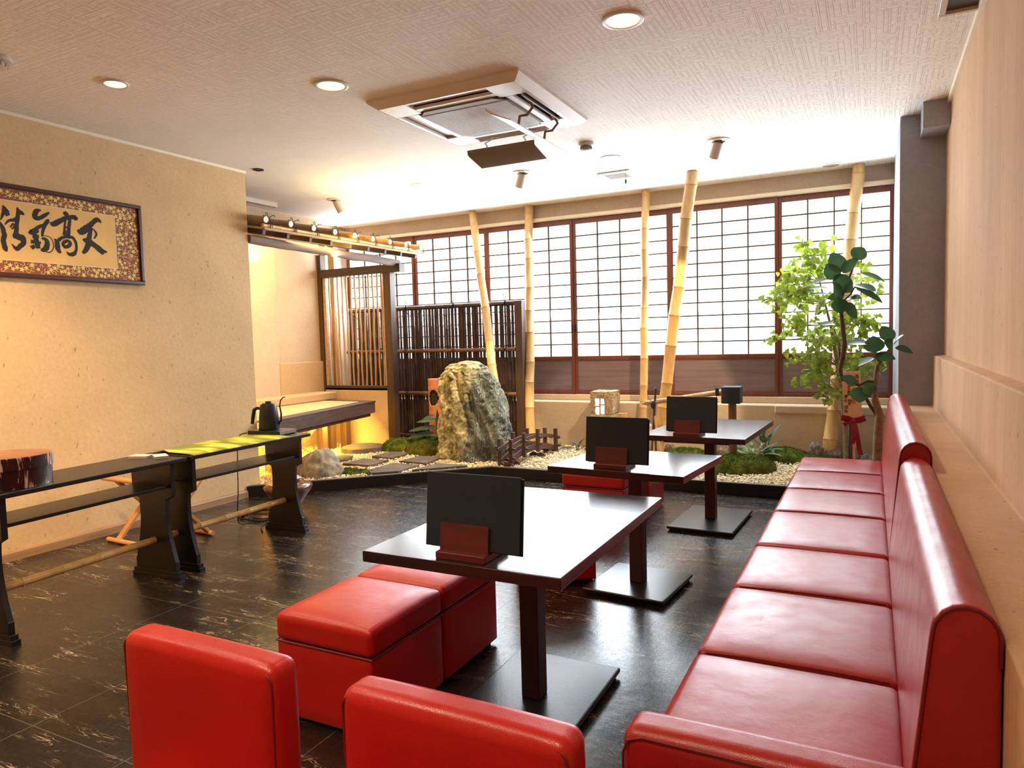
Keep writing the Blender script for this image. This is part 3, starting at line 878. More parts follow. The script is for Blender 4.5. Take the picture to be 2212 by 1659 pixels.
# ================================================================ LEFT SIDE: BENCH TABLES
def bench(x, y0, y1, rot, lab):
    """origin at the front near corner; x to the left is negative"""
    L = y1 - y0
    t = thing('narrow_console', (x, y0, 0), lab, 'console table', 'black narrow consoles along the left wall', rot)
    Wd = .34
    put('top', MB().box(-Wd, 0.03, -.04, L + .05, .662, .685), M['black_wood'], t, local=True, bevel=.004)
    put('shelf', MB().box(-Wd + .05, -.03, -.0, L, .52, .537), M['black_wood'], t, local=True, bevel=.002)
    def side(yy):
        pr = [(-.335, .04), (-.335, .0), (.002, .0), (.002, .04), (-.012, .045)]
        R = [(-.012, .10)]
        for k in range(9):
            a = k / 8
            R.append((-.012 - .052 * math.sin(PI * (.5 * a + 0.5 * a)) * 1.0 if False else -.012 - .055 * math.sin(PI * min(1, a * .62 + .02)) , .10 + .35 * a))
        R += [(-.012, .475), (-.012, .66)]
        Lh = [(-.333 - (p[0] + .012) * 1.0 + .012, p[1]) for p in R][::-1]
        pr = [(-.012, .045)] + R + Lh + [(-.321, .045)]
        m = MB().prism(pr, yy, yy + .028, 1)
        m.box(-.35, .015, yy - .006, yy + .034, 0, .022)
        m.box(-.34, .005, yy - .003, yy + .031, .022, .045)
        put('end_panel', m, M['black_wood'], t, local=True, bevel=.003)
    side(0.0); side(L - .028)
    m = MB(); z = .215; xx = -.165
    pts = []; rad = []
    n = 5
    for k in range(n):
        a = -.03 + (L + .06) * k / n; b = -.03 + (L + .06) * (k + 1) / n
        pts += [(xx, a, z), (xx, b - .012, z), (xx, b - .004, z), (xx, b, z)]; rad += [.019, .019, .0225, .0195]
    m.tube(pts, rad, 16)
    p = put('bamboo_stretcher', m, M['bamboo_pole'], t, local=True, smooth=True)
    return t
bench(-3.395, 1.70, 2.63, math.radians(4.2), 'black narrow console table with a bamboo stretcher, nearer one with the bark box')
bench(-3.472, 2.745, 3.66, math.radians(2.0), 'black narrow console table with a bamboo stretcher, farther one carrying the kettle')

# bark box
bx, by = -3.565, 1.83
t = thing('bark_box', (bx, by, .686), 'round cherry bark box with a wooden lid on the near console', 'box')
put('body', MB().lathe([(.001, 0), (.168, 0), (.170, .11), (.001, .11)], n=56), M['barkbox'], t, local=True, smooth=True, angle=50)
p = put('lid_rim', MB().lathe([(.171, .085), (.176, .086), (.176, .140), (.17, .142)], n=56, caps=False), M['barkbox'], t, local=True, smooth=True, angle=50)
put('lid_top', MB().lathe([(.001, .1405), (.171, .1405), (.173, .142), (.170, .1435), (.001, .1435)], n=56), M['box_lid'], t, local=True, smooth=True, angle=30)

# coasters
for k, (dx, rz, lb) in enumerate(((0, .3, 'left one'), (.075, -.5, 'right one'))):
    t = thing('paper_coaster_stack', (-3.70 + dx * 1.5, 2.585 + .04 * k, .686), 'small pile of red and white paper leaflets beside the green runner, ' + lb, 'leaflets', 'paper leaflets', rz)
    for j in range(3):
        c = M['ribbon'] if j == 1 else M['white']
        put('sheet', MB().box(-.055, .055, -.035, .035, .004 * j, .004 * j + .0035), c, t, local=True)
# green runner cloth
m = MB(); nx, ny = 10, 26; vs = []; fs = []
Y0, Y1 = 2.73, 3.50
for j in range(ny + 1):
    y = Y0 + (Y1 - Y0) * j / ny
    xc = -3.47 - .035 * (y - 2.735) * 1.0
    for i in range(nx + 1):
        u = i / nx
        x = xc + .028 - .36 * u
        z = .6885 + .006 * (0.5 + 0.5 * math.sin(9 * y + 5 * u)) * (0.4 + u * .6) + (.012 * max(0, 1 - j / 2)) * (u > .6)
        if i == 0: z = .684; x += .004
        vs.append((x, y, z))
for j in range(ny):
    for i in range(nx):
        a = j * (nx + 1) + i; fs.append((a, a + 1, a + nx + 2, a + nx + 1))
m.add(vs, fs)
o = put('green_runner', m, M['towel'], None, 'green and yellow cloth runner laid along the far console', 'cloth', smooth=True)
sd = o.modifiers.new('thick', 'SOLIDIFY'); sd.thickness = .0025; sd.offset = 1

# kettle on its base
kx, ky, kz = -3.705, 3.585, .6865
t = thing('kettle_base', (kx, ky, kz), 'black electric kettle base at the far end of the far console', 'appliance', rot=math.radians(6))
put('body', MB().box(-.145, .125, -.085, .095, 0, .030), M['kettle'], t, local=True, bevel=.005)
put('control_strip', MB().box(.125, .128, -.08, .09, .006, .026), M['grille'], t, local=True)
t = thing('gooseneck_kettle', (kx - .035, ky + .005, kz + .0305), 'black gooseneck kettle standing on its electric base', 'kettle', rot=math.radians(24))
put('body', MB().lathe([(.001, 0), (.069, 0), (.071, .006), (.065, .09), (.055, .168), (.051, .176), (.001, .177)], n=44), M['kettle'], t, local=True, smooth=True, angle=50)
p = put('lid', MB().lathe([(.001, .177), (.042, .177), (.04, .183), (.02, .185), (.02, .196), (.001, .197)], n=36), M['kettle'], t, local=True, smooth=True)
m = MB().tube([(-.05, 0, .145), (-.08, 0, .150), (-.102, 0, .138), (-.110, 0, .10), (-.120, 0, .04)], [.009, .011, .013, .013, .011], 10)
put('handle', m, M['black'], t, local=True, smooth=True)
m = MB().tube([(.062, 0, .035), (.085, 0, .06), (.088, 0, .11), (.080, 0, .16), (.088, 0, .20), (.108, 0, .222), (.122, 0, .221)], [.010, .007, .006, .005, .0045, .004, .004], 10)
put('spout', m, M['kettle'], t, local=True, smooth=True)

# cables
def cable(name, pts, r, lab, cat='cable', sub=6):
    P = [Vector(p) for p in pts]; out = []
    for i in range(len(P) - 1):
        p0 = P[max(i - 1, 0)]; p1 = P[i]; p2 = P[i + 1]; p3 = P[min(i + 2, len(P) - 1)]
        for k in range(sub):
            s = k / sub
            out.append(0.5 * ((2 * p1) + (p2 - p0) * s + (2 * p0 - 5 * p1 + 4 * p2 - p3) * s * s + (3 * p1 - p0 - 3 * p2 + p3) * s ** 3))
    out.append(P[-1])
    return put(name, MB().tube(out, r, 7), M['cord'], None, lab, cat, smooth=True)
cable('power_cable', [(-3.86, 3.50, .70), (-3.90, 3.46, .67), (-3.90, 3.44, .5), (-3.93, 3.46, .3), (-4.05, 3.55, .08), (-4.08, 3.62, .006), (-4.0, 3.8, .006), (-3.95, 3.95, .006)], .0035, 'thin black cable hanging from the kettle base down to the floor')
random.seed(3)
cp = []
for k in range(26):
    a = k * 1.05
    cp.append((-4.12 + .16 * math.cos(a) + .05 * math.sin(2.3 * k), 3.86 + .13 * math.sin(a) + .03 * math.cos(1.7 * k), .006 + .0045 * (k % 5)))
cp += [(-3.95, 3.72, .006), (-3.9, 3.62, .006), (-3.78, 3.52, .006)]
cable('extension_cord', cp, .0042, 'coiled dark extension cord lying on the floor behind the far console', 'cord')
t = thing('cable_plug', (-4.28, 3.78, 0.0), 'black plug lying by the coiled cord', 'plug', rot=.6)
put('body', MB().box(-.025, .025, -.016, .016, 0, .026), M['cord'], t, local=True, bevel=.006, seg=3)
put('pin', MB().box(.025, .042, -.008, -.005, .012, .018).box(.025, .042, .005, .008, .012, .018), M['grille'], t, local=True)

# folding stool by the wall
t = thing('folding_stool', (-4.4, 3.15, 0), 'orange beech folding stool with crossed legs between the consoles and the left wall', 'stool')
mt = M['stool_wood']
for nm, (y, z) in {'foot_bar': (2.955, .0), 'foot_bar2': (3.36, .0)}.items():
    m = MB().tube([(-4.62, y, .016), (-4.05, y - .03, .016)], .016, 12)
    put('foot_bar', m, mt, t, smooth=True)
for x in (-4.52, -4.12):
    yo = -.02 * (x + 4.62) / .57
    put('leg', MB().bar((x, 2.965 + yo, .02), (x, 3.35 + yo, .42), .022, .042, (1, 0, 0)), mt, t, bevel=.004)
    put('leg', MB().bar((x + .024, 3.35 + yo, .02), (x + .024, 2.965 + yo, .42), .022, .042, (1, 0, 0)), mt, t, bevel=.004)
for y in (2.955, 3.36):
    put('seat_rail', MB().tube([(-4.64, y, .435), (-4.03, y - .03, .435)], .017, 12), mt, t, smooth=True)
m = MB(); vs = []; fs = []
for j in range(13):
    u = j / 12; y = 2.955 + .405 * u; z = .447 - .05 * math.sin(PI * u)
    vs += [(-4.54, y, z), (-4.12, y, z)]
fs = [(2 * j, 2 * j + 1, 2 * j + 3, 2 * j + 2) for j in range(12)]
m.add(vs, fs)
o = put('canvas_seat', m, M['white'], t, smooth=True, label='white canvas seat'); sd = o.modifiers.new('thick', 'SOLIDIFY'); sd.thickness = .003

# vase
t = thing('glazed_pot', (-4.12, 4.12, 0), 'brown glazed pot with a wide shoulder standing behind the far console', 'pot')
m = MB().lathe([(.001, 0), (.075, 0), (.085, .02), (.12, .08), (.178, .155), (.188, .185), (.175, .20), (.12, .205), (.095, .21), (.09, .235), (.10, .25), (.095, .262), (.075, .268), (.068, .33), (.055, .40), (.05, .41), (.001, .405)], n=48)
put('body', m, M['vase'], t, local=True, smooth=True, angle=60)
put('rim_band', MB().lathe([(.098, .243), (.103, .25), (.098, .257)], n=48, caps=False), M['white2'], t, local=True, smooth=True)

# ================================================================ FRAMED CALLIGRAPHY
t = thing('framed_calligraphy', (-4.79, 2.60, 1.77), 'wide framed brush calligraphy with a gold leaf brocade border on the left wall', 'picture')
fy0, fy1, fz0, fz1 = 1.72, 3.445, 1.765, 2.342
iy0, iy1, iz0, iz1 = 1.93, 3.24, 1.872, 2.238
fw = .028
m = MB()
m.box(-4.79, -4.755, fy0, fy1, fz0, fz0 + fw).box(-4.79, -4.755, fy0, fy1, fz1 - fw, fz1)
m.box(-4.79, -4.755, fy0, fy0 + fw, fz0 + fw, fz1 - fw).box(-4.79, -4.755, fy1 - fw, fy1, fz0 + fw, fz1 - fw)
put('frame', m, M['pframe'], t, bevel=.006, seg=3)
br = put('brocade_mount', MB().box(-4.785, -4.7715, fy0 + fw, fy1 - fw, fz0 + fw, fz1 - fw), M['brocade'], t)
put('paper_sheet', MB().box(-4.772, -4.770, iy0, iy1, iz0, iz1), M['paper_old'], t)
e = .0035
m = MB().box(-4.772, -4.7695, iy0 - e, iy1 + e, iz0 - e, iz0).box(-4.772, -4.7695, iy0 - e, iy1 + e, iz1, iz1 + e)
m.box(-4.772, -4.7695, iy0 - e, iy0, iz0, iz1).box(-4.772, -4.7695, iy1, iy1 + e, iz0, iz1)
put('paper_edging', m, M['white'], t)
# gold leaves and curls
m = MB(); rr = random.Random(5)
placed = []
def inborder(y, z, g=.012):
    return (fy0 + fw + g < y < fy1 - fw - g and fz0 + fw + g < z < fz1 - fw - g) and not (iy0 - g < y < iy1 + g and iz0 - g < z < iz1 + g)
X_ = -4.7705
tries = 0
while len(placed) < 520 and tries < 20000:
    tries += 1
    y = rr.uniform(fy0, fy1); z = rr.uniform(fz0, fz1)
    if not inborder(y, z) or any((y - a) ** 2 + (z - b) ** 2 < .0225 ** 2 for a, b in placed): continue
    placed.append((y, z))
    if rr.random() < .62:
        k = 5; R = rr.uniform(.014, .021); a0 = rr.uniform(0, 6.28)
        pts = []
        for j in range(2 * k):
            r_ = R * (1 if j % 2 == 0 else .45) * (1.15 if j == 0 else 1)
            a = a0 + PI * j / k
            pts.append((X_, y + r_ * math.cos(a), z + r_ * math.sin(a)))
        b = len(pts); m.add(pts + [(X_, y, z)], [(j, (j + 1) % b, b) for j in range(b)])
    else:
        R = rr.uniform(.010, .016); a0 = rr.uniform(0, 6.28); sgn = rr.choice((-1, 1)); n = 14
        vs = []
        for j in range(n):
            a = a0 + sgn * j * .42; r_ = R * (1.25 - j / n)
            wv = .0017
            vs += [(X_, y + (r_ + wv) * math.cos(a), z + (r_ + wv) * math.sin(a)), (X_, y + (r_ - wv) * math.cos(a), z + (r_ - wv) * math.sin(a))]
        m.add(vs, [(2 * j, 2 * j + 1, 2 * j + 3, 2 * j + 2) for j in range(n - 1)])
put('gold_leaf_pattern', m, M['gold'], br)
# brush strokes of the four large characters
STROKES = [[(2.9715,2.1093,0.0094),(2.9945,2.1004,0.0329),(3.0294,2.1234,0.0355),(3.0653,2.1562,0.0262),(3.1017,2.1894,0.0215),(3.1316,2.1935,0.0144),(3.1378,2.1752,0.0048)],[(3.0874,2.197,0.0072),(3.1171,2.2001,0.0182),(3.136,2.1845,0.012)],[(3.0689,2.1378,0.0171),(3.0563,2.0938,0.0219),(3.0493,2.06,0.0285)],[(3.076,2.134,0.0057),(3.1031,2.0994,0.0105),(3.0836,2.0639,0.0067)],[(3.0055,2.0504,0.0094),(3.0338,2.0441,0.0332),(3.0624,2.0378,0.0286)],[(3.0474,2.0315,0.0285),(3.0252,1.9868,0.026),(2.9993,1.9561,0.0141)],[(3.0529,2.0415,0.0238),(3.095,2.0128,0.0288),(3.1329,1.9856,0.029),(3.173,1.9823,0.0058)],[(3.1043,2.0043,0.024),(3.1441,1.9651,0.0174)],[(2.8836,2.21,0.0055),(2.8993,2.2078,0.0258),(2.9194,2.1992,0.0102)],[(2.7963,2.1369,0.0054),(2.8178,2.1285,0.0273),(2.855,2.1515,0.0252),(2.902,2.1784,0.0208),(2.9489,2.1918,0.0223),(2.9673,2.1875,0.0261),(2.9781,2.1959,0.0037)],[(2.8972,2.1755,0.0115),(2.8893,2.1242,0.0101),(2.8831,2.0641,0.0161)],[(2.927,2.175,0.0148),(2.9164,2.1185,0.0176),(2.9058,2.0621,0.0231)],[(2.8828,2.0595,0.0138),(2.9077,2.0569,0.0185),(2.9354,2.0564,0.0116)],[(2.8911,2.1176,0.0083),(2.9165,2.1208,0.0083)],[(2.8892,2.0876,0.0074),(2.9123,2.0914,0.0074)],[(2.816,2.0336,0.0045),(2.8324,2.0129,0.0228),(2.8342,1.9722,0.0251),(2.8455,1.9529,0.0183),(2.8574,1.9486,0.0037)],[(2.8422,2.0253,0.0165),(2.8613,2.0424,0.0156),(2.8939,2.0553,0.0138),(2.9353,2.0554,0.0139),(2.9564,2.0217,0.0131),(2.9557,1.9752,0.0131),(2.9375,1.9466,0.0205),(2.9093,1.9407,0.0167),(2.8911,1.9573,0.0037)],[(2.8851,2.0254,0.0184),(2.8702,2.0055,0.0156),(2.8827,1.9886,0.0166),(2.9035,1.993,0.0185),(2.9185,2.0107,0.0167),(2.9081,2.028,0.0157),(2.8851,2.0254,0.0157)],[(2.7445,2.2076,0.0054),(2.7184,2.1993,0.0223),(2.7038,2.1708,0.0249),(2.7108,2.1498,0.02),(2.7459,2.1635,0.0201),(2.7869,2.1938,0.0126),(2.7928,2.2036,0.0036)],[(2.7888,2.1561,0.0054),(2.7791,2.1413,0.0207),(2.7557,2.116,0.0135),(2.7245,2.0986,0.017),(2.6976,2.0776,0.0155),(2.6652,2.0648,0.0097)],[(2.7838,2.1464,0.0171),(2.7595,2.1075,0.018),(2.7462,2.0703,0.0143),(2.7411,2.0385,0.0099)],[(2.6674,2.0651,0.0221),(2.6752,2.0573,0.0243),(2.7056,2.0697,0.0222),(2.7227,2.0718,0.0116)],[(2.6819,2.0317,0.0177),(2.7204,2.037,0.0161)],[(2.698,2.0512,0.0178),(2.7052,1.999,0.0245),(2.7132,1.96,0.0205)],[(2.6693,1.9995,0.0186),(2.7307,1.9974,0.0116)],[(2.6708,1.958,0.0221),(2.6909,1.9754,0.016)],[(2.7368,2.0247,0.009),(2.7584,2.0249,0.0162),(2.7699,2.0016,0.0225),(2.7564,1.9622,0.0261),(2.7276,1.9504,0.0125)],[(2.7469,2.0481,0.0031),(2.7899,2.0397,0.0036),(2.8075,2.0056,0.0036),(2.8035,1.9646,0.0045),(2.779,1.9406,0.0045),(2.7532,1.9462,0.0031)],[(2.6033,2.2061,0.0017),(2.6071,2.183,0.02),(2.6307,2.1691,0.0166),(2.6414,2.1628,0.0035)],[(2.6071,2.183,0.0157),(2.6001,2.1388,0.0191),(2.5919,2.0946,0.0191),(2.5866,2.0509,0.0217),(2.5778,2.0154,0.0252)],[(2.5226,2.0856,0.0034),(2.5483,2.1146,0.0121),(2.5768,2.1219,0.0165),(2.6004,2.1432,0.0104)],[(2.5536,2.0747,0.0078),(2.5713,2.0997,0.0061),(2.5761,2.0818,0.0078),(2.5589,2.0638,0.0052)],[(2.5657,2.0161,0.0113),(2.5944,2.0216,0.0305),(2.6203,2.0115,0.0315),(2.6248,1.986,0.0245),(2.6027,1.9619,0.0218),(2.5812,1.9446,0.0191),(2.5548,1.972,0.0035)],[(2.5206,2.2049,0.0034),(2.5322,2.1719,0.0283),(2.5462,2.1442,0.0198)],[(2.5257,2.1922,0.0086),(2.5146,2.1439,0.012),(2.4999,2.1101,0.0026)],[(2.4922,2.1007,0.0085),(2.5095,2.067,0.0192),(2.5151,2.0209,0.0231),(2.5081,1.9861,0.0214),(2.5169,1.9402,0.0236),(2.5245,1.9231,0.0069)]]
def stroke_mesh(m, pts, x=-4.7692, seed=0):
    P = []
    for i in range(len(pts) - 1):
        p0 = pts[max(i - 1, 0)]; p1 = pts[i]; p2 = pts[i + 1]; p3 = pts[min(i + 2, len(pts) - 1)]
        for k in range(6):
            s = k / 6
            P.append(tuple(0.5 * (2 * b + (c - a) * s + (2 * a - 5 * b + 4 * c - d) * s * s + (3 * b - a - 3 * c + d) * s ** 3) for a, b, c, d in zip(p0, p1, p2, p3)))
    P.append(pts[-1]); vs = []
    for i, (y, z, w_) in enumerate(P):
        a = P[max(i - 1, 0)]; b = P[min(i + 1, len(P) - 1)]
        d = Vector((b[0] - a[0], b[1] - a[1])); d = d.normalized() if d.length > 1e-9 else Vector((1, 0))
        n = Vector((-d.y, d.x)); h = max(w_, .002) / 2 * 1.3
        h1 = h * (1 + .22 * noise.noise(Vector((y * 90, z * 90, seed)))); h2 = h * (1 + .22 * noise.noise(Vector((y * 90, z * 90, seed + 9))))
        vs += [(x, y + n.x * h1, z + n.y * h1), (x, y - n.x * h2, z - n.y * h2)]
    m.add(vs, [(2 * j, 2 * j + 1, 2 * j + 3, 2 * j + 2) for j in range(len(P) - 1)])
groups = [8, 10, 10, 8]; q = 0
for gi, g in enumerate(groups):
    m = MB()
    for k in range(g):
        stroke_mesh(m, STROKES[q], seed=q, x=-4.7692 + .0001 * k); q += 1
    put('brush_character', m, M['ink'], t)
m = MB()   # small seal beside the first character
for k in range(7):
    z = 2.19 - k * .011
    stroke_mesh(m, [(3.192 + .003 * (k % 2), z, .002), (3.203, z + .003, .0022), (3.209, z - .002, .001)], seed=k)
put('seal_mark', m, M['paper_old'], t)

# ================================================================ GARDEN: ground
def gz(x, y):
    """height of the gravel"""
    back = max(0.0, min(1.0, (y - 5.9) / 1.2))
    return .094 + .022 * back + .006 * noise.noise(Vector((x * 3, y * 3, 0)))
# kerb: two runs meeting at the corner
CA, CB, CC = Vector((-4.78, 4.30)), Vector((-3.222, 5.812)), Vector((.17, 5.80))
m = MB().prism([(CA.x, CA.y), (CB.x, CB.y), (CC.x, CC.y), (CC.x, CC.y + .045), (CB.x - .018, CB.y + .045), (CA.x, CA.y + .064)], 0, .094)
k_ = put('garden_kerb', m, M['curb'], None, 'black kerb edging the gravel garden, bent at a corner', 'kerb', bevel=.003)
m = MB().prism([(CA.x, CA.y + .004), (CB.x, CB.y + .002), (CC.x, CC.y + .002), (CC.x, CC.y + .045), (CB.x - .018, CB.y + .045), (CA.x, CA.y + .064)], .094, .099)
put('top_strip', m, M['curb_top'], k_, label='grey metal strip along the kerb top')
# gravel bed (top surface grid) inside the outline
def inside(x, y, g=0.0):
    if y > 7.15 - g or y < 4.36 or x < -5.93 + g or x > .17 - g: return False
    if x < -4.79 and y < 4.46 + g: return False
    if x >= CB.x: return y > CB.y + .045 + g
    # left of the corner: above the slanted kerb
    yy = CA.y + (x - CA.x) / (CB.x - CA.x) * (CB.y - CA.y) + .064
    return y > yy + g
mb = MB(); s = .05
vid = {}
for i in range(int(6.2 / s) + 2):
    for j in range(int(2.9 / s) + 2):
        x0, y0 = -5.95 + i * s, 4.30 + j * s
        if all(inside(x0 + a * s, y0 + b * s, -.05) for a in (0, 1) for b in (0, 1)):
            q = []
            for a, b in ((0, 0), (1, 0), (1, 1), (0, 1)):
                key = (i + a, j + b)
                if key not in vid:
                    vid[key] = len(mb.v); X, Y = x0 + a * s, y0 + b * s
                    h = gz(X, Y) - .012 if inside(X, Y, .0) else .06
                    mb.v.append((X, Y, h))
                q.append(vid[key])
            mb.f.append(tuple(q))
put('ground_gravel_bed', mb, M['gravel_base'], kind=S, smooth=True)
# loose pebbles: one uncountable heap
rr = np.random.RandomState(4)
ico = bmesh.new(); bmesh.ops.create_icosphere(ico, subdivisions=1, radius=1.0)
ico.verts.ensure_lookup_table()
IV = np.array([v.co[:] for v in ico.verts]); IF = np.array([[v.index for v in f.verts] for f in ico.faces]); ico.free()
# use the 12 vertex solid for the far ones
N = 21000
P = []
while len(P) < N:
    x = rr.uniform(-5.9, .17); y = rr.uniform(4.4, 7.15)
    if x > -.55 and y < 7: 
        if rr.rand() < .75: continue
    if inside(x, y, .006): P.append((x, y))
P = np.array(P)
ico2 = bmesh.new(); bmesh.ops.create_icosphere(ico2, subdivisions=1, radius=1.0); ico2.free()
phi = (1 + 5 ** .5) / 2
IV = np.array([(-1, phi, 0), (1, phi, 0), (-1, -phi, 0), (1, -phi, 0), (0, -1, phi), (0, 1, phi), (0, -1, -phi), (0, 1, -phi), (phi, 0, -1), (phi, 0, 1), (-phi, 0, -1), (-phi, 0, 1)]) / 1.9
IF = np.array([(0, 11, 5), (0, 5, 1), (0, 1, 7), (0, 7, 10), (0, 10, 11), (1, 5, 9), (5, 11, 4), (11, 10, 2), (10, 7, 6), (7, 1, 8), (3, 9, 4), (3, 4, 2), (3, 2, 6), (3, 6, 8), (3, 8, 9), (4, 9, 5), (2, 4, 11), (6, 2, 10), (8, 6, 7), (9, 8, 1)])
sc_ = np.stack([rr.uniform(.008, .0155, N), rr.uniform(.006, .011, N), rr.uniform(.004, .0075, N)], 1)
an = rr.uniform(0, 6.28, N)
V = IV[None] * sc_[:, None, :]
V = V + rr.uniform(-.0012, .0012, V.shape)
ca, sa = np.cos(an)[:, None], np.sin(an)[:, None]
X = V[:, :, 0] * ca - V[:, :, 1] * sa; Y = V[:, :, 0] * sa + V[:, :, 1] * ca
Z = V[:, :, 2] + X * rr.uniform(-.3, .3, (N, 1))
hz = np.array([gz(a, b) for a, b in P]) + rr.uniform(-.004, .006, N)
VV = np.stack([X + P[:, 0:1], Y + P[:, 1:2], Z + hz[:, None]], 2).reshape(-1, 3)
FF = (IF[None] + (np.arange(N) * 12)[:, None, None]).reshape(-1, 3)
me = bpy.data.meshes.new('gravel')
me.vertices.add(len(VV)); me.vertices.foreach_set('co', VV.ravel())
me.loops.add(FF.size); me.loops.foreach_set('vertex_index', FF.ravel())
me.polygons.add(len(FF)); me.polygons.foreach_set('loop_start', np.arange(0, FF.size, 3))
me.update(calc_edges=True)
gm = []
for nm, rgb in (('gravel_white', (240, 228, 200)), ('gravel_cream', (214, 194, 152)), ('gravel_tan', (176, 152, 112))):
    gm.append(plain(nm, rgb, 0.75, var=0.1, bs=0)); me.materials.append(gm[-1])
mi = np.repeat(rr.choice([0, 0, 0, 1, 1, 2], N), 20)
me.polygons.foreach_set('material_index', mi.astype(np.int32))
o = bpy.data.objects.new('gravel', me); COL.objects.link(o)
setp(o, 'pale cream gravel covering the indoor garden bed', 'gravel', kind='stuff')

# ---------------------------------------------------------------- rocks
def rock(name, c, size, seed, mat, lab, cat='rock', group=None, sub=4, amp=.22, freq=2.2, flat=.25, rot=0):
    bm = bmesh.new(); bmesh.ops.create_icosphere(bm, subdivisions=sub, radius=1.0)
    for v in bm.verts:
        p = v.co.copy()
        d = noise.fractal(p * freq + Vector((seed * 7.1, seed * 3.3, seed)), 1.0, 2.0, 5) * amp
        ce = noise.cell(p * 1.6 + Vector((seed, 0, 0))) * .06
        p = p * (1 + d + ce)
        if p.z < -flat: p.z = -flat - (p.z + flat) * .05
        v.co = Vector((p.x * size[0], p.y * size[1], (p.z + flat) * size[2] / (1 + flat)))
    m = MB(); bm.verts.ensure_lookup_table()
    m.add([v.co[:] for v in bm.verts], [[v.index for v in f.verts] for f in bm.faces]); bm.free()
    m.xform(Matrix.Translation(c) @ Matrix.Rotation(rot, 4, 'Z'))
    return put(name, m, mat, None, lab, cat, group, smooth=True, angle=180)

# standing rock
def standing_rock():
    m = MB(); NR, NA = 120, 150
    keys = [(.07, -3.985, -3.27, .28), (.16, -3.985, -3.265, .28), (.37, -3.985, -3.26, .26), (.53, -3.985, -3.28, .24), (.70, -3.985, -3.33, .22), (.85, -3.985, -3.385, .20), (.95, -3.965, -3.44, .17), (1.01, -3.93, -3.50, .14), (1.055, -3.86, -3.56, .10), (1.08, -3.79, -3.64, .05)]
    vs = []
    for i in range(NR + 1):
        z = .07 + 1.01 * (1 - (1 - i / NR) ** 1.35)
        for a, b in zip(keys[:-1], keys[1:]):
            if a[0] <= z <= b[0] + 1e-6:
                k = (z - a[0]) / (b[0] - a[0]); k = k * k * (3 - 2 * k) if b[0] > .9 else k
                xl, xr, dp = [a[q] + (b[q] - a[q]) * k for q in (1, 2, 3)]; break
        cx, hx = (xl + xr) / 2, (xr - xl) / 2
        for j in range(NA):
            t_ = 2 * PI * j / NA
            ex = 2.6
            c, s_ = math.cos(t_), math.sin(t_)
            ux_ = math.copysign(abs(c) ** (2 / ex), c); uy_ = math.copysign(abs(s_) ** (2 / ex), s_)
            x = cx + hx * ux_; y = 6.23 + dp * .8 * uy_ + .05 * (z - .5)
            sp = Vector((x, y, z))
            # vertical ridges leaning to the right as they go down
            lean = Vector((x + z * .32, y, z * .28))
            r1 = 1 - abs(noise.noise(lean * 5.2)) * 2
            r2 = 1 - abs(noise.noise(lean * 12.5 + Vector((3, 1, 7)))) * 2
            r3 = 1 - abs(noise.noise(Vector((x, y, z * .7)) * 31 + Vector((1, 9, 2)))) * 2
            pit = noise.noise(sp * 17 + Vector((5, 5, 5)))
            left = max(0, min(1, (-3.62 - x + .1 * (z - .6)) / .15))
            d = .042 * r1 + .032 * r2 + .010 * r3 + left * (.016 * pit + .012 * noise.noise(sp * 40))
            # the deep cleft
            xc = -3.80 + (1.0 - z) * .42
            cl = math.exp(-((x - xc) / .028) ** 2) * (1 if .42 < z < .98 and s_ < 0 else 0)
            d -= .05 * cl
            n = Vector((ux_, uy_ * .8, 0)).normalized()
            vs.append(sp + n * (d - .028) + Vector((0, 0, .012 * noise.noise(Vector((x, y, 0)) * 14) * (z > .8))))
    fs = []
    for i in range(NR):
        for j in range(NA):
            j2 = (j + 1) % NA; fs.append((i * NA + j, i * NA + j2, (i + 1) * NA + j2, (i + 1) * NA + j))
    top = len(vs); cx = -3.715
    vs.append(Vector((cx, 6.27, 1.09)))
    fs += [(NR * NA + j, NR * NA + (j + 1) % NA, top) for j in range(NA)]
    fs.append(tuple(range(NA - 1, -1, -1)))
    m.add(vs, fs)
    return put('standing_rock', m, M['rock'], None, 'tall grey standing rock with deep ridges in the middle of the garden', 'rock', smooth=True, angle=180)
standing_rock()
rock('boulder', (-4.60, 4.985, .06), (.25, .20, .25), 2, M['boulder'], 'large pale grey boulder by the kerb, right of the far console', sub=5, amp=.14, freq=1.5)
rock('boulder', (-5.02, 5.0, .06), (.20, .16, .22), 5, M['boulder'], 'dark grey boulder beside the end of the left wall', sub=4, amp=.16, freq=1.7)
SR = [((-.452, 6.98, .08), (.085, .07, .19), 3, 'rough brown stone, leftmost in the row at the foot of the gift sign'), ((-.300, 7.0, .08), (.10, .07, .145), 7, 'low flat stone second in the row at the foot of the gift sign'),
      ((-.145, 6.98, .08), (.072, .07, .17), 9, 'grey stone just behind the stick of the gift sign'), ((-.02, 6.93, .08), (.09, .07, .12), 12, 'low pale stone at the foot of the rubber plant'),
      ((.10, 6.95, .08), (.06, .06, .15), 14, 'small stone against the corner wall beside the sofa back')]
for c, sz, sd, lb in SR: rock('garden_stone', c, sz, sd, M['pebble_stone'], lb, group='stones at the foot of the gift sign')
SB = [((-1.955, 7.0, .08), (.065, .06, .12), 21, 'pale rounded stone left of the bamboo spout legs'), ((-1.80, 6.98, .08), (.06, .05, .13), 23, 'pale rounded stone right of the bamboo spout legs'),
      ((-1.30, 6.98, .08), (.11, .08, .16), 25, 'brown rough stone behind the large moss mound'), ((-1.14, 6.95, .08), (.06, .05, .15), 27, 'dark stone behind the large moss mound, right of the brown one')]
for c, sz, sd, lb in SB: rock('garden_stone', c, sz, sd, M['pebble_stone'], lb, group='stones behind the far table')
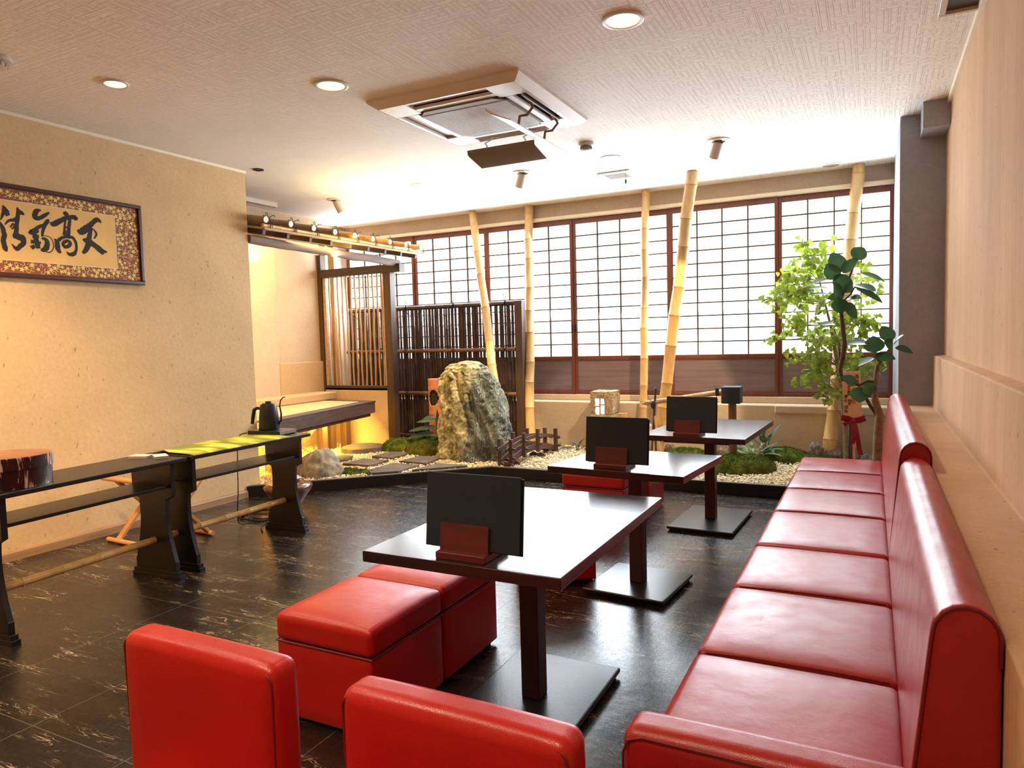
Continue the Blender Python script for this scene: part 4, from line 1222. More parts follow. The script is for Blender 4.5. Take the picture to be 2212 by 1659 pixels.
rock('garden_stone', (-3.985, 6.11, .07), (.045, .04, .08), 31, M['lantern'], 'small pale stone at the left foot of the standing rock', group='stones by the standing rock')
rock('garden_stone', (-4.06, 6.42, .10), (.085, .05, .11), 33, M['lantern'], 'pinkish stone behind the moss left of the standing rock', group='stones by the standing rock')
rock('garden_stone', (-2.98, 6.62, .08), (.06, .04, .06), 35, M['pebble_stone'], 'small orange brown stone under the little bridge', group='stones by the standing rock')

# stone basin with a round hollow
t = thing('stone_basin', (-2.12, 6.95, .1), 'pale rounded stone basin half hidden by the middle menu', 'basin')
m = MB().lathe([(.001, 0), (.15, 0), (.185, .08), (.18, .20), (.15, .29), (.13, .305), (.105, .30), (.09, .24), (.001, .22)], n=40)
m.v = [(x * (1 + .06 * noise.noise(Vector((x * 9, y * 9, z * 9)))), y * (1 + .06 * noise.noise(Vector((x * 9, y * 9, z * 9 + 4)))), z) for x, y, z in m.v]
put('bowl', m, M['lantern'], t, local=True, smooth=True, angle=180)
t = thing('bamboo_cup', (-2.235, 6.82, .38), 'short cut bamboo cup beside the stone lantern, over the edge of the basin', 'cup')
put('tube', MB().lathe([(.001, -.29), (.044, -.29), (.044, .14), (.047, .145), (.038, .147), (.037, .08), (.001, .08)], n=28), M['bamboo'], t, local=True, smooth=True)

# stepping stones
def slab(name, pts, lab, z=.088, h=.030, grp='square stepping stones'):
    m = MB(); cx = sum(p[0] for p in pts) / len(pts); cy = sum(p[1] for p in pts) / len(pts)
    P_ = []
    n = len(pts)
    for i in range(n):
        a, b = pts[i], pts[(i + 1) % n]
        for k in range(8):
            u = k / 8; x = a[0] + (b[0] - a[0]) * u; y = a[1] + (b[1] - a[1]) * u
            P_.append((x + .006 * noise.noise(Vector((x * 25, y * 25, 1))), y + .006 * noise.noise(Vector((x * 25, y * 25, 5)))))
    m.prism(P_, z - .03, z + h)
    return put(name, m, M['slate'], None, lab, 'stepping stone', grp, bevel=.004)
slab('stepping_stone', [(-4.665, 5.86), (-4.40, 5.83), (-4.37, 6.20), (-4.64, 6.17)], 'dark square stepping stone just right of the round one')
slab('stepping_stone', [(-4.66, 5.40), (-4.338, 5.41), (-4.341, 5.72), (-4.655, 5.70)], 'dark square stepping stone in the second row, left of centre')
slab('stepping_stone', [(-4.195, 5.70), (-3.867, 5.69), (-3.904, 6.04), (-4.173, 6.03)], 'dark square stepping stone right in front of the moss mound')
slab('stepping_stone', [(-4.19, 5.20), (-4.06, 5.08), (-3.876, 5.25), (-3.876, 5.59), (-4.19, 5.59)], 'large dark stepping stone cut by the kerb')
slab('stepping_stone', [(-3.79, 5.34), (-3.42, 5.69), (-3.42, 5.72), (-3.76, 5.72)], 'dark stepping stone corner peeking over the kerb bend')
pts = [(-5.065 + .235 * math.cos(a) * (1 + .05 * math.sin(3 * a)), 6.215 + .25 * math.sin(a)) for a in [2 * PI * k / 14 for k in range(14)]]
slab('stepping_stone', pts, 'large rounded dark stepping stone in front of the alcove bench', .095, .055, 'round stepping stones')
slab('stepping_stone', [(-5.06, 5.66), (-4.80, 5.50), (-4.74, 5.56), (-4.86, 5.80), (-5.0, 5.82)], 'small brown broken stepping stone behind the pale boulder', .088, .035, 'round stepping stones')

# ---------------------------------------------------------------- moss
def mound(name, blobs, lab, grp='moss mounds', seed=1):
    """union of low domes as one displaced height field"""
    x0 = min(b[0] - b[2] for b in blobs); x1 = max(b[0] + b[2] for b in blobs); y0 = min(b[1] - b[3] for b in blobs); y1 = max(b[1] + b[3] for b in blobs)
    s = .0125; nx = int((x1 - x0) / s) + 3; ny = int((y1 - y0) / s) + 3
    idx = {}; m = MB()
    def H(x, y):
        h = -1
        for bx_, by_, rx_, ry_, hh, in blobs:
            wob = 1 + .12 * noise.noise(Vector((x * 6, y * 6, seed)))
            q = ((x - bx_) / rx_) ** 2 + ((y - by_) / ry_) ** 2
            q *= wob
            if q < 1: h = max(h, hh * (1 - q) ** .42)
        return h
    for i in range(nx):
        for j in range(ny):
            x, y = x0 - s + i * s, y0 - s + j * s
            h = H(x, y)
            zz = gz(x, y) - .02 if h < 0 else gz(x, y) - .01 + h + .012 * noise.noise(Vector((x * 34, y * 34, seed))) + .016 * noise.noise(Vector((x * 12, y * 12, seed)))
            idx[i, j] = (h, x, y, zz)
    vid = {}
    for i in range(nx - 1):
        for j in range(ny - 1):
            c = [(i, j), (i + 1, j), (i + 1, j + 1), (i, j + 1)]
            if max(idx[k][0] for k in c) < 0: continue
            q = []
            for k in c:
                if k not in vid: vid[k] = len(m.v); m.v.append(idx[k][1:])
                q.append(vid[k])
            m.f.append(tuple(q))
    # short blades so that the outline is fuzzy
    rg = random.Random(seed)
    cells = list(m.f); basev = list(m.v)
    for k in range(min(5200, len(cells) * 3)):
        f = rg.choice(cells); p = Vector(basev[f[rg.randrange(4)]])
        p += Vector((rg.uniform(-1, 1), rg.uniform(-1, 1), 0)) * .006
        a = rg.uniform(0, 6.28); d = Vector((math.cos(a), math.sin(a), 0)) * .0022
        tip = p + Vector((rg.uniform(-.006, .006), rg.uniform(-.006, .006), rg.uniform(.006, .015)))
        m.add([p - d - Vector((0, 0, .004)), p + d - Vector((0, 0, .004)), tip], [(0, 1, 2)])
    return put(name, m, M['moss'], None, lab, 'moss', grp, smooth=True, angle=180)
mound('moss_mound', [(-4.70, 6.42, .24, .20, .13), (-4.25, 6.30, .27, .20, .145), (-4.5, 6.5, .25, .15, .12)], 'long green moss mound left of the standing rock', seed=2)
mound('moss_mound', [(-1.06, 6.38, .29, .24, .13), (-.93, 6.42, .20, .22, .13)], 'large round moss mound in front of the gravel, right of the far table', seed=3)
mound('moss_mound', [(-.72, 6.93, .24, .16, .12), (-.46, 6.86, .15, .12, .07)], 'dark moss mound left of the stones by the gift sign', seed=4)
mound('moss_mound', [(-1.62, 6.92, .23, .17, .075)], 'bright yellow green moss patch seen under the farthest table', seed=5)
mound('moss_mound', [(-4.37, 5.12, .19, .10, .045), (-4.20, 5.16, .15, .07, .035)], 'flat moss patch right of the pale boulder by the kerb', seed=6)
mound('moss_mound', [(-3.35, 6.85, .25, .14, .08)], 'small moss patch behind the little bridge', seed=7)
mound('moss_mound', [(-.12, 6.93, .18, .14, .04)], 'thin moss around the stones by the rubber plant', seed=8)

# ---------------------------------------------------------------- bamboo poles floor to ceiling
def pole(a, b, r0, r1, nodes, lab, tilt_seed=0):
    a = Vector(a); b = Vector(b); t = thing('bamboo_pole', a, lab, 'bamboo pole', 'bamboo poles between garden and ceiling')
    n = nodes; pts = []; rad = []; L = (b - a)
    zs = [0.0]
    for k in range(1, n + 1): zs.append((k - .35 + .12 * math.sin(k * 2.3 + tilt_seed)) / n)
    cur = 0
    pts.append(a - a); rad.append(r0)
    for k, u in enumerate(zs[1:]):
        if u >= .99: break
        r = r0 + (r1 - r0) * u
        wob = Vector((math.sin(k * 1.9 + tilt_seed), math.cos(k * 1.3), 0)) * .006
        for du, f in ((-.008, 1.0), (-.0035, 1.05), (-.0012, 1.09), (0, 1.0), (.0012, 1.07), (.004, 1.0)):
            pts.append(L * (u + du) + wob); rad.append(r * f)
    pts.append(L); rad.append(r1)
    put('culm', MB().tube(pts, rad, 22), M['bamboo'], t, local=True, smooth=True, angle=60)
    m = MB()
    for k, u in enumerate(zs[1:]):
        if u >= .99: break
        r = r0 + (r1 - r0) * u
        wob = Vector((math.sin(k * 1.9 + tilt_seed), math.cos(k * 1.3), 0)) * .006
        m = MB().tube([L * (u - .0014) + wob, L * (u - .0004) + wob], [r * 1.085, r * 1.085], 22, caps=False)
        put('node_ring', m, M['bamboo_node'], t, local=True, smooth=True)
pole((-3.445, 6.53, .08), (-4.136, 7.20, CE), .050, .043, 8, 'slim bamboo pole leaning left, in front of the dark fence', 1)
pole((-3.36, 6.98, .08), (-3.44, 7.27, CE), .054, .047, 10, 'upright bamboo pole just right of the fence post', 2)
pole((-2.10, 7.05, .08), (-2.08, 7.2, CE), .038, .040, 10, 'thin upright bamboo pole behind the farthest menu', 3)
pole((-1.885, 6.80, .08), (-1.475, 6.64, CE), .052, .055, 9, 'thick bamboo pole leaning right, over the water spout', 4)
pole((-.345, 7.02, .08), (-.115, 7.22, CE), .066, .052, 9, 'bamboo pole behind the leafy tree, farthest right', 5)

# ---------------------------------------------------------------- dark bamboo fence
def put_f(name, mb, mat, parent, **kw):
    k = 1.0218
    mb.v = [(x * k, y * k, 1.3 + (z - 1.3) * k if z > .2 else z) for x, y, z in mb.v]
    return put(name, mb, mat, parent, **kw)
t = thing('bamboo_fence', (-4.65, 7.02, .1), 'smoked dark bamboo fence with tied rails behind the standing rock', 'fence')
rg = random.Random(11)
x = -5.72; canes = []
proto = None
while x < -3.46:
    r = rg.uniform(.010, .0175)
    top = 1.665
    pts = [(x, 6.87, .10)]; rad = [r]; z = .1 + rg.uniform(.05, .2)
    lx = rg.uniform(-.006, .006)
    while z < top - .02:
        for dz, f in ((-.008, 1), (0, 1.18), (.008, 1)): pts.append((x + lx * (z / 1.6), 6.87, z + dz)); rad.append(r * f)
        z += rg.uniform(.16, .24)
    pts.append((x + lx, 6.87, top)); rad.append(r * .95)
    put_f('cane', MB().tube(pts, rad, 8), M['bamboo_dark'], t, smooth=True)
    x += 2 * r + (rg.uniform(.001, .004) if rg.random() < .72 else rg.uniform(.008, .016))
for z, r in ((1.69, .026), (1.19, .022), (.70, .022), (.20, .022)):
    for yy in ((6.83,) if z != 1.69 else (6.87,)):
        pts = []; rad = []; xx = -5.74
        while xx < -3.43:
            for dx, f in ((0, 1.0), (.012, 1.14), (.02, 1.0)): pts.append((min(xx + dx, -3.43), yy, z)); rad.append(r * f)
            xx += rg.uniform(.24, .33)
        pts.append((-3.43, yy, z)); rad.append(r)
        put_f('rail', MB().tube(pts, rad, 12), M['bamboo_rail'] if z != 1.69 else M['bamboo_dark'], t, smooth=True)
for x in (-4.86, -4.21, -3.55):
    m = MB()
    m.tube([(x - .035, 6.835, 1.66), (x, 6.84, 1.722), (x + .035, 6.835, 1.66)], .005, 6)
    m.tube([(x + .035, 6.835, 1.64), (x + .01, 6.84, 1.70), (x, 6.84, 1.725), (x - .02, 6.835, 1.76), (x - .012, 6.835, 1.80), (x + .005, 6.835, 1.795), (x + .004, 6.84, 1.74)], .0035, 6)
    m.tube([(x, 6.84, 1.72), (x - .03, 6.83, 1.62)], .004, 6).tube([(x, 6.84, 1.72), (x + .03, 6.83, 1.61)], .004, 6)
    put_f('cord_knot', m, M['cord'], t, smooth=True)
    for z in (1.19, .70):
        m = MB().tube([(x - .025, 6.80, z - .03), (x + .025, 6.80, z + .03)], .004, 6).tube([(x + .025, 6.80, z - .03), (x - .025, 6.80, z + .03)], .004, 6)
        put_f('cord_tie', m, M['cord'], t)
put_f('end_post', MB().box(-3.435, -3.345, 6.82, 6.92, .06, 1.71), M['dark_wood'], t, bevel=.006)

# ---------------------------------------------------------------- lattice screen
t = thing('lattice_screen', (-5.35, 6.6, .1), 'dark wooden lattice screen with thin reed bars at the far end of the alcove', 'screen')
put('outer_post', MB().box(-4.955, -4.86, 6.55, 6.65, .08, 2.10), M['dark_wood'], t, bevel=.006)
put('wall_post', MB().box(-5.96, -5.875, 6.555, 6.645, .60, 2.36), M['dark_wood'], t, bevel=.006)
put('head_beam', MB().box(-5.88, -4.72, 6.545, 6.655, 2.085, 2.18), M['dark_wood_x'], t, bevel=.006)
put('bottom_rail', MB().box(-5.88, -4.955, 6.56, 6.64, .745, .80), M['dark_wood_x'], t, bevel=.004)
for a in (-5.875, -4.99): put('inner_frame', MB().box(a, a + .04, 6.58, 6.62, .80, 2.085), M['old_plank'], t, bevel=.003)
for k in range(13):
    x = -5.79 + .775 * k / 12
    pts = []; rad = []
    for j in range(14):
        z = .80 + 1.285 * j / 13
        pts.append((x + .004 * math.sin(k * 3 + j), 6.6, z)); rad.append(.010 if j % 3 else .0125)
    put('reed_bar', MB().tube(pts, rad, 8), M['reed'], t, smooth=True)
t = thing('cedar_board', (-6.0, 6.85, .1), 'pair of pale knotty boards standing behind the lattice screen', 'board')
put('board', MB().box(-6.11, -5.98, 6.76, 6.79, .05, 2.6), M['pale_wood'], t, bevel=.003)
put('board', MB().box(-5.955, -5.86, 6.78, 6.81, .05, 2.6), M['pale_wood'], t, bevel=.003)

# ---------------------------------------------------------------- eave roof of the alcove
t = thing('eave_roof', (-5.3, 5.5, 2.15), 'bamboo and plank eave roof resting on a rough log over the alcove', 'roof')
pts = []; rad = []
for k in range(24):
    u = k / 23; y = 4.47 + 2.17 * u
    pts.append((-4.80 + .012 * noise.noise(Vector((y * 3, 0, 0))), y, 2.222 - .030 * u + .01 * noise.noise(Vector((y * 3, 5, 0))))); rad.append(.041 + .006 * noise.noise(Vector((y * 4, 0, 9))))
put('log_beam', MB().tube(pts, rad, 20), M['old_log'], t, smooth=True)
sl_ = -.19
for k in range(9):
    y = 4.50 + .283 * k
    put('rafter', MB().bar((-5.93, y, 2.268 + (5.93 - 4.64) * -sl_), (-4.64, y, 2.268), .034, .045), M['dark_wood_x'], t, bevel=.003)
m = MB().prism([(-4.79, 2.318), (-4.60, 2.284), (-4.60, 2.303), (-4.79, 2.337)], 4.47, 6.93, 1)
put('eave_plank', m, M['old_plank'], t, bevel=.003)
m = MB().prism([(-5.93, 2.545), (-4.79, 2.327), (-4.79, 2.337), (-5.93, 2.555)], 4.47, 6.75, 1)
put('roof_boarding', m, M['old_plank'], t)
pts = []; rad = []
for k in range(13):
    y = 4.47 + 2.38 * k / 12
    for dy, f in ((0, 1), (.01, 1.15), (.02, 1)): pts.append((-4.625, min(y + dy, 6.86), 2.322)); rad.append(.015 * f)
put('eave_bamboo', MB().tube(pts, rad, 12), M['bamboo_pole'], t, smooth=True)
for k in range(9):
    y = 4.43 + .29 * k + .06
    m = MB().tube([(-5.9, y, 2.60), (-4.60, y, 2.37)], [.026, .027], 16, caps=False)
    o = put('roof_pole', m, M['bamboo_grey'] if k < 4 else M['bamboo_pole'], t, smooth=True)
    d = (Vector((-4.60, y, 2.37)) - Vector((-5.9, y, 2.60))).normalized(); e_ = Vector((-4.60, y, 2.37))
    m = MB().tube([e_, e_ + d * .001, e_ + d * .001], [.027, .027, .008], 16, caps=False)
    m2 = m
    put('cut_end', m2, M['white2'], o)
    m = MB().tube([e_ + d * -.002, e_ + d * .0005], [.008, .008], 12)
    put('hollow', m, M['cord'], o)
    yy = y + .045
    m = MB().tube([(-4.64, y + .01, 2.41), (-4.60, yy, 2.385), (-4.603, yy + .01, 2.33), (-4.605, yy, 2.29)], .004, 6)
    m.tube([(-4.62, yy, 2.395), (-4.60, yy - .03, 2.43), (-4.60, yy - .05, 2.425), (-4.61, yy - .03, 2.40)], .003, 6)
    m.tube([(-4.62, yy, 2.395), (-4.60, yy + .05, 2.42), (-4.60, yy + .06, 2.405)], .003, 6)
    m.tube([(-4.603, yy + .025, 2.36), (-4.604, yy + .03, 2.30)], .003, 6)
    put('black_tie', m, M['cord'], t, smooth=True)
t = thing('tube_light', (-5.6, 5.05, CE - .06), 'short unlit tube fitting on the ceiling above the bamboo roof', 'light fitting')
put('body', MB().box(-5.62, -5.56, 4.9, 5.6, CE - .05, CE), M['white2'], t, bevel=.008)

# ---------------------------------------------------------------- alcove bench
t = thing('alcove_bench', (-5.4, 5.5, .1), 'wooden alcove bench with a woven straw seat, lit yellow from below', 'bench')
P4 = [(-5.925, 4.47), (-4.62, 4.47), (-4.975, 6.36), (-5.93, 6.40)]
inn = [(-5.925, 4.47), (-4.76, 4.47), (-5.10, 6.24), (-5.925, 6.28)]
put('plank_rim', MB().prism([(-4.76, 4.47), (-4.62, 4.47), (-4.975, 6.36), (-5.925, 6.40), (-5.925, 6.28), (-5.10, 6.24)], .628, .648), M['dark_wood_y'], t, bevel=.003)
put('straw_seat', MB().prism(inn, .628, .646), M['straw'], t)
f0, f1, f2 = Vector((-4.635, 4.47, 0)), Vector((-4.99, 6.345, 0)), Vector((-5.925, 6.385, 0))
m = MB().bar(f0 + Vector((0, 0, .572)), f1 + Vector((0, 0, .572)), .03, .11).bar(f1 + Vector((0, 0, .572)), f2 + Vector((0, 0, .572)), .03, .11)
put('front_apron', m, M['dark_wood_y'], t, bevel=.004)
put('lower_apron', MB().bar((-4.68, 4.47, .50), (-5.02, 6.30, .50), .025, .045), M['dark_wood_y'], t, bevel=.003)
for x, y, h in ((-5.36, 5.90, .0), (-5.52, 6.22, .0), (-5.40, 6.33, 0), (-5.40, 5.45, 0), (-5.58, 5.62, 0)):
    put('leg', MB().box(x - .042, x + .042, y - .042, y + .042, .07, .60), M['dark_wood'], t, bevel=.004)
put('brace', MB().bar((-5.37, 5.46, .16), (-5.36, 5.88, .50), .05, .06), M['dark_wood'], t, bevel=.003)
m = cushion(-5.925, -5.63, 4.5, 6.48, .648, .735, .014, .003)
put('seat_bolster', m, M['fabric'], t, smooth=True)

# ---------------------------------------------------------------- miniature bridge
t = thing('miniature_bridge', (-3.06, 6.3, .09), 'small arched dark wooden bridge with railings on the gravel', 'garden ornament')
def arch(u): return .115 * math.sin(PI * min(max(u, 0), 1)) * .0 + .085 * (1 - (2 * u - 1) ** 2)
A_ = Vector((-3.115, 5.90, 0)); B_ = Vector((-3.0, 6.80, 0)); ax_ = (B_ - A_); nrm = Vector((ax_.y, -ax_.x, 0)).normalized()
mt = M['bridge']
for sd in (-.045, .05):
    m = MB(); vs = []; fs = []
    n = 16
    for k in range(n + 1):
        u = k / n; p = A_ + ax_ * u + nrm * sd; z = .10 + arch(u)
        for o_, zz in ((-.01, z), (.01, z), (.01, z + .06), (-.01, z + .06)):
            q = p + nrm * o_; vs.append((q.x, q.y, zz))
    for k in range(n):
        for j in range(4):
            j2 = (j + 1) % 4; fs.append((4 * k + j, 4 * k + j2, 4 * k + 4 + j2, 4 * k + 4 + j))
    fs += [(3, 2, 1, 0), (4 * n, 4 * n + 1, 4 * n + 2, 4 * n + 3)]
    m.add(vs, fs); put('girder', m, mt, t)
    for rz, hh in ((.245, .035), (.125, .0)):
        if hh == 0: continue
        m = MB(); vs = []; fs = []
        for k in range(n + 1):
            u = -.05 + 1.1 * k / n; p = A_ + ax_ * u + nrm * sd; z = rz + .06 * (1 - (2 * u - 1) ** 2)
            for o_, zz in ((-.009, z), (.009, z), (.009, z + .032), (-.009, z + .032)):
                q = p + nrm * o_; vs.append((q.x, q.y, zz))
        for k in range(n):
            for j in range(4):
                j2 = (j + 1) % 4; fs.append((4 * k + j, 4 * k + j2, 4 * k + 4 + j2, 4 * k + 4 + j))
        fs += [(3, 2, 1, 0), (4 * n, 4 * n + 1, 4 * n + 2, 4 * n + 3)]
        m.add(vs, fs); put('handrail', m, mt, t)
    for u in (.02, .27, .55, .93):
        p = A_ + ax_ * u + nrm * (sd + (.018 if sd > 0 else -.018)); z0 = .10 + arch(u) - .02
        top = .345 + .05 * (1 - (2 * u - 1) ** 2)
        put('post', MB().box(p.x - .017, p.x + .017, p.y - .017, p.y + .017, z0, top), mt, t, bevel=.002)
        q = p + nrm * (.02 if sd > 0 else -.02)
        for zz in (.262 + .06 * (1 - (2 * u - 1) ** 2), .17 + arch(u)):
            m = MB().bar(q - nrm * .03 + Vector((0, 0, zz)), q + nrm * .03 + Vector((0, 0, zz - .012)), .022, .02)
            put('cross_peg', m, mt, t, bevel=.002)
m = MB()
for k in range(15):
    u = (k + .5) / 15; p = A_ + ax_ * u; z = .115 + arch(u)
    m.bar(p - nrm * .05 + Vector((0, 0, z)), p + nrm * .055 + Vector((0, 0, z)), .048, .012)
put('deck', m, mt, t)
for u in (.0, .12, .62, .93):
    p = A_ + ax_ * u
    for sd in (-.03, .06):
        q = p + nrm * sd
        m = MB().prism([(-.05, .085), (.05, .085), (.035, .115), (0, .13), (-.035, .115)], -.016, .016, 1)
        m.xform(Matrix.Translation((q.x, q.y, 0 + arch(u) * .25)) @ Matrix.Rotation(.1, 4, 'Z'))
        put('foot_block', m, mt, t, bevel=.002)

# ---------------------------------------------------------------- stone lantern
t = thing('stone_lantern', (-2.45, 6.98, .1), 'rough square stone lantern with a lit lattice window', 'lantern')
lx0, lx1, ly0, ly1 = -2.60, -2.36, 6.87, 7.10
def rough_box(m, a, b, c, d, e, f, amp=.006):
    k = len(m.v); mm = MB(); nx_, ny_, nz_ = 10, 8, 14
    bm = bmesh.new(); bmesh.ops.create_cube(bm, size=1.0)
    bmesh.ops.subdivide_edges(bm, edges=bm.edges, cuts=9, use_grid_fill=True)
    bm.verts.ensure_lookup_table()
    vs = []
    for v in bm.verts:
        p = Vector((a + (v.co.x + .5) * (b - a), c + (v.co.y + .5) * (d - c), e + (v.co.z + .5) * (f - e)))
        n_ = Vector((noise.noise(p * 55), noise.noise(p * 55 + Vector((7, 0, 0))), noise.noise(p * 55 + Vector((0, 7, 0)))))
        vs.append(p + n_ * amp * 2)
    m.add(vs, [[v.index for v in q.verts] for q in bm.faces]); bm.free()
m = MB()
rough_box(m, lx0, lx1, ly0, ly1, .08, .50); put('pedestal', m, M['lantern'], t, smooth=True, angle=180)
m = MB()
rough_box(m, lx0, lx0 + .045, ly0, ly1, .50, .67); rough_box(m, lx1 - .09, lx1, ly0, ly1, .50, .67)
rough_box(m, lx0, lx1, ly0 + .07, ly1, .50, .67)
put('lamp_box', m, M['lantern'], t, smooth=True, angle=180)
m = MB(); rough_box(m, lx0, lx1, ly0, ly1, .665, .735); put('cap_stone', m, M['lantern'], t, smooth=True, angle=180)
put('window_paper', MB().box(lx0 + .04, lx1 - .085, ly0 + .03, ly0 + .034, .495, .67), M['lantern_glow'], t)
xm = (lx0 + lx1) / 2 - .022
put('window_bars', MB().box(xm - .006, xm + .006, ly0 + .012, ly0 + .024, .495, .67).box(lx0 + .04, xm, ly0 + .008, ly0 + .02, .573, .585).box(xm - .01, lx1 - .085, ly0 + .008, ly0 + .02, .592, .604), M['bamboo_or'], t)

# ---------------------------------------------------------------- bamboo water spout
t = thing('water_spout', (-1.14, 6.6, .1), 'black water spout: square box on a post with a long bamboo pipe', 'water spout')
put('box_head', MB().box(-1.215, -1.05, 6.53, 6.69, .665, .818), M['menu'], t, bevel=.008)
m = MB().tube([(-1.125, 6.61, .08), (-1.13, 6.61, .40), (-1.13, 6.61, .665)], [.040, .037, .036], 16)
put('post', m, M['bamboo_rail'], t, smooth=True)
m = MB(); pts = []; rad = []
a = Vector((-1.22, 6.61, .765)); b = Vector((-1.97, 6.59, .645))
for k in range(5):
    for du, f in ((0, 1), (.008, 1.1), (.016, 1)): pts.append(a + (b - a) * min(1, k / 4.4 + du)); rad.append(.024 * f)
pts.append(b + (a - b) * .06); rad.append(.024); pts.append(b); rad.append(.004)
put('spout_pipe', MB().tube(pts, rad, 14), M['bamboo_grey'], t, smooth=True)
m = MB()
for k in range(4): m.tube([(-1.245 - .008 * k, 6.585, .73), (-1.25 - .008 * k, 6.585, .80)], .005, 6)
m.tube([(-1.26, 6.58, .80), (-1.29, 6.57, .83), (-1.24, 6.57, .82)], .003, 5).tube([(-1.26, 6.58, .74), (-1.27, 6.57, .66)], .003, 5).tube([(-1.25, 6.58, .79), (-1.33, 6.56, .78)], .0025, 5)
put('binding', m, M['cord'], t, smooth=True)
t = thing('spout_tripod', (-1.86, 6.59, .1), 'crossed thin sticks tied together under the end of the bamboo pipe', 'tripod')
for a, b in (((-1.775, 6.56, .08), (-1.875, 6.60, .69)), ((-1.895, 6.62, .08), (-1.825, 6.57, .80)), ((-1.88, 6.75, .08), (-1.85, 6.58, .66))):
    put('stick', MB().tube([a, b], .0105, 8), M['reed'] if a[0] == -1.775 else M['bamboo_dark'], t, smooth=True)
put('knot', MB().lathe([(.001, 0), (.02, .01), (.026, .04), (.02, .07), (.001, .08)], (-1.855, 6.58, .60), 14), M['cord'], t, smooth=True)
m = MB().tube([(-1.86, 6.56, .66), (-1.90, 6.55, .72), (-1.90, 6.55, .78)], .003, 5).tube([(-1.86, 6.56, .66), (-1.97, 6.55, .67)], .003, 5)
put('cord_end', m, M['bamboo_rail'], t)

# ---------------------------------------------------------------- bamboo vase hanging on the fence side
t = thing('bamboo_vase', (-4.36, 6.66, .2), 'orange cut bamboo vase with a round opening, left of the standing rock', 'vase')
m = MB(); R_ = .087; NA = 40; vs = []; fs = []
zs = [.26 + .62 * k / 44 for k in range(45)]
for z in zs:
    bul = 1 + .05 * sum(math.exp(-((z - q) / .007) ** 2) for q in (.775, .50))
    for j in range(NA):
        a = 2 * PI * j / NA; vs.append((-4.36 + R_ * bul * math.cos(a), 6.66 + R_ * bul * math.sin(a), z))
for i in range(44):
    for j in range(NA):
        j2 = (j + 1) % NA
        a = (j + .5) * 2 * PI / NA; zc = (zs[i] + zs[i + 1]) / 2
        # opening on the side that faces the room
        da = ((a - math.radians(278) + PI) % (2 * PI) - PI) / .75
        if da * da + ((zc - .665) / .088) ** 2 < 1: continue
        fs.append((i * NA + j, i * NA + j2, (i + 1) * NA + j2, (i + 1) * NA + j))
fs.append(tuple(range(NA)))
m.add(vs, fs)
o = put('culm', m, M['bamboo_or'], t, smooth=True); sd = o.modifiers.new('thick', 'SOLIDIFY'); sd.thickness = .01; sd.offset = -1
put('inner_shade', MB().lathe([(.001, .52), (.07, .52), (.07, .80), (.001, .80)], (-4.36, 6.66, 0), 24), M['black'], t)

# ================================================================ PLANTS
def leaf(m, base, tip, width, nrm, curl=.12, fold=.18, nseg=6, heart=False, wav=0.0):
    b = Vector(base); tp = Vector(tip); d = tp - b; L = d.length
    if L < 1e-5: return
    d.normalize(); n = Vector(nrm); n = (n - d * n.dot(d))
    n = n.normalized() if n.length > 1e-4 else Vector((0, 0, 1)); s_ = d.cross(n)
    vs = []; fs = []
    for i in range(nseg + 1):
        u = i / nseg
        if heart: w_ = width / 2 * (math.sin(PI * min(1, (u + .16) / 1.16)) ** .75 if u < 1 else 0) * (1.15 - .45 * u)
        else: w_ = width / 2 * (math.sin(PI * u ** .8) ** .7 if 0 < u < 1 else 0.02)
        c = b + d * (L * u) + n * (-curl * L * u * u)
        f = fold * w_
        vs += [c - s_ * w_ + n * f, c, c + s_ * w_ + n * f * (1 + wav)]
    for i in range(nseg):
        k = 3 * i
        fs += [(k, k + 1, k + 4, k + 3), (k + 1, k + 2, k + 5, k + 4)]
    m.add(vs, fs)

# rubber plant (large round leaves)
FIC = [(-0.214,1.749,-0.286,1.919,0.112),(-0.128,1.838,-0.055,1.94,0.104),(-0.206,1.74,-0.105,1.858,0.086),(-0.254,1.691,-0.314,1.826,0.108),(-0.262,1.726,-0.135,1.588,0.112),(-0.294,1.702,-0.494,1.661,0.043),(-0.294,1.623,-0.444,1.645,0.048),(-0.294,1.579,-0.448,1.596,0.033),(-0.237,1.55,-0.246,1.664,0.082),(-0.226,1.55,-0.221,1.427,0.108),(-0.174,1.512,-0.111,1.388,0.069),(-0.127,1.649,0.024,1.601,0.052),(-0.089,1.741,0.08,1.679,0.041),(-0.119,1.631,0.078,1.513,0.036),(-0.166,1.547,-0.084,1.543,0.078),(-0.198,1.574,-0.31,1.554,0.069),(-0.261,1.35,-0.362,1.357,0.036),(-0.318,1.554,-0.383,1.469,0.031),(0.019,1.121,0.007,1.25,0.125),(0.129,1.205,0.067,1.33,0.095),(0.136,1.166,0.087,1.21,0.078),(0.151,1.183,0.203,1.258,0.043),(0.155,1.157,0.278,1.121,0.052),(0.023,1.099,0.156,1.08,0.078),(-0.02,1.195,-0.169,1.207,0.052),(0.023,1.116,0.076,1.133,0.052),(0.015,1.082,-0.101,1.031,0.043),(-0.108,0.882,-0.204,0.943,0.078),(-0.085,0.856,-0.08,0.737,0.13),(0.001,0.804,-0.038,0.891,0.086)]
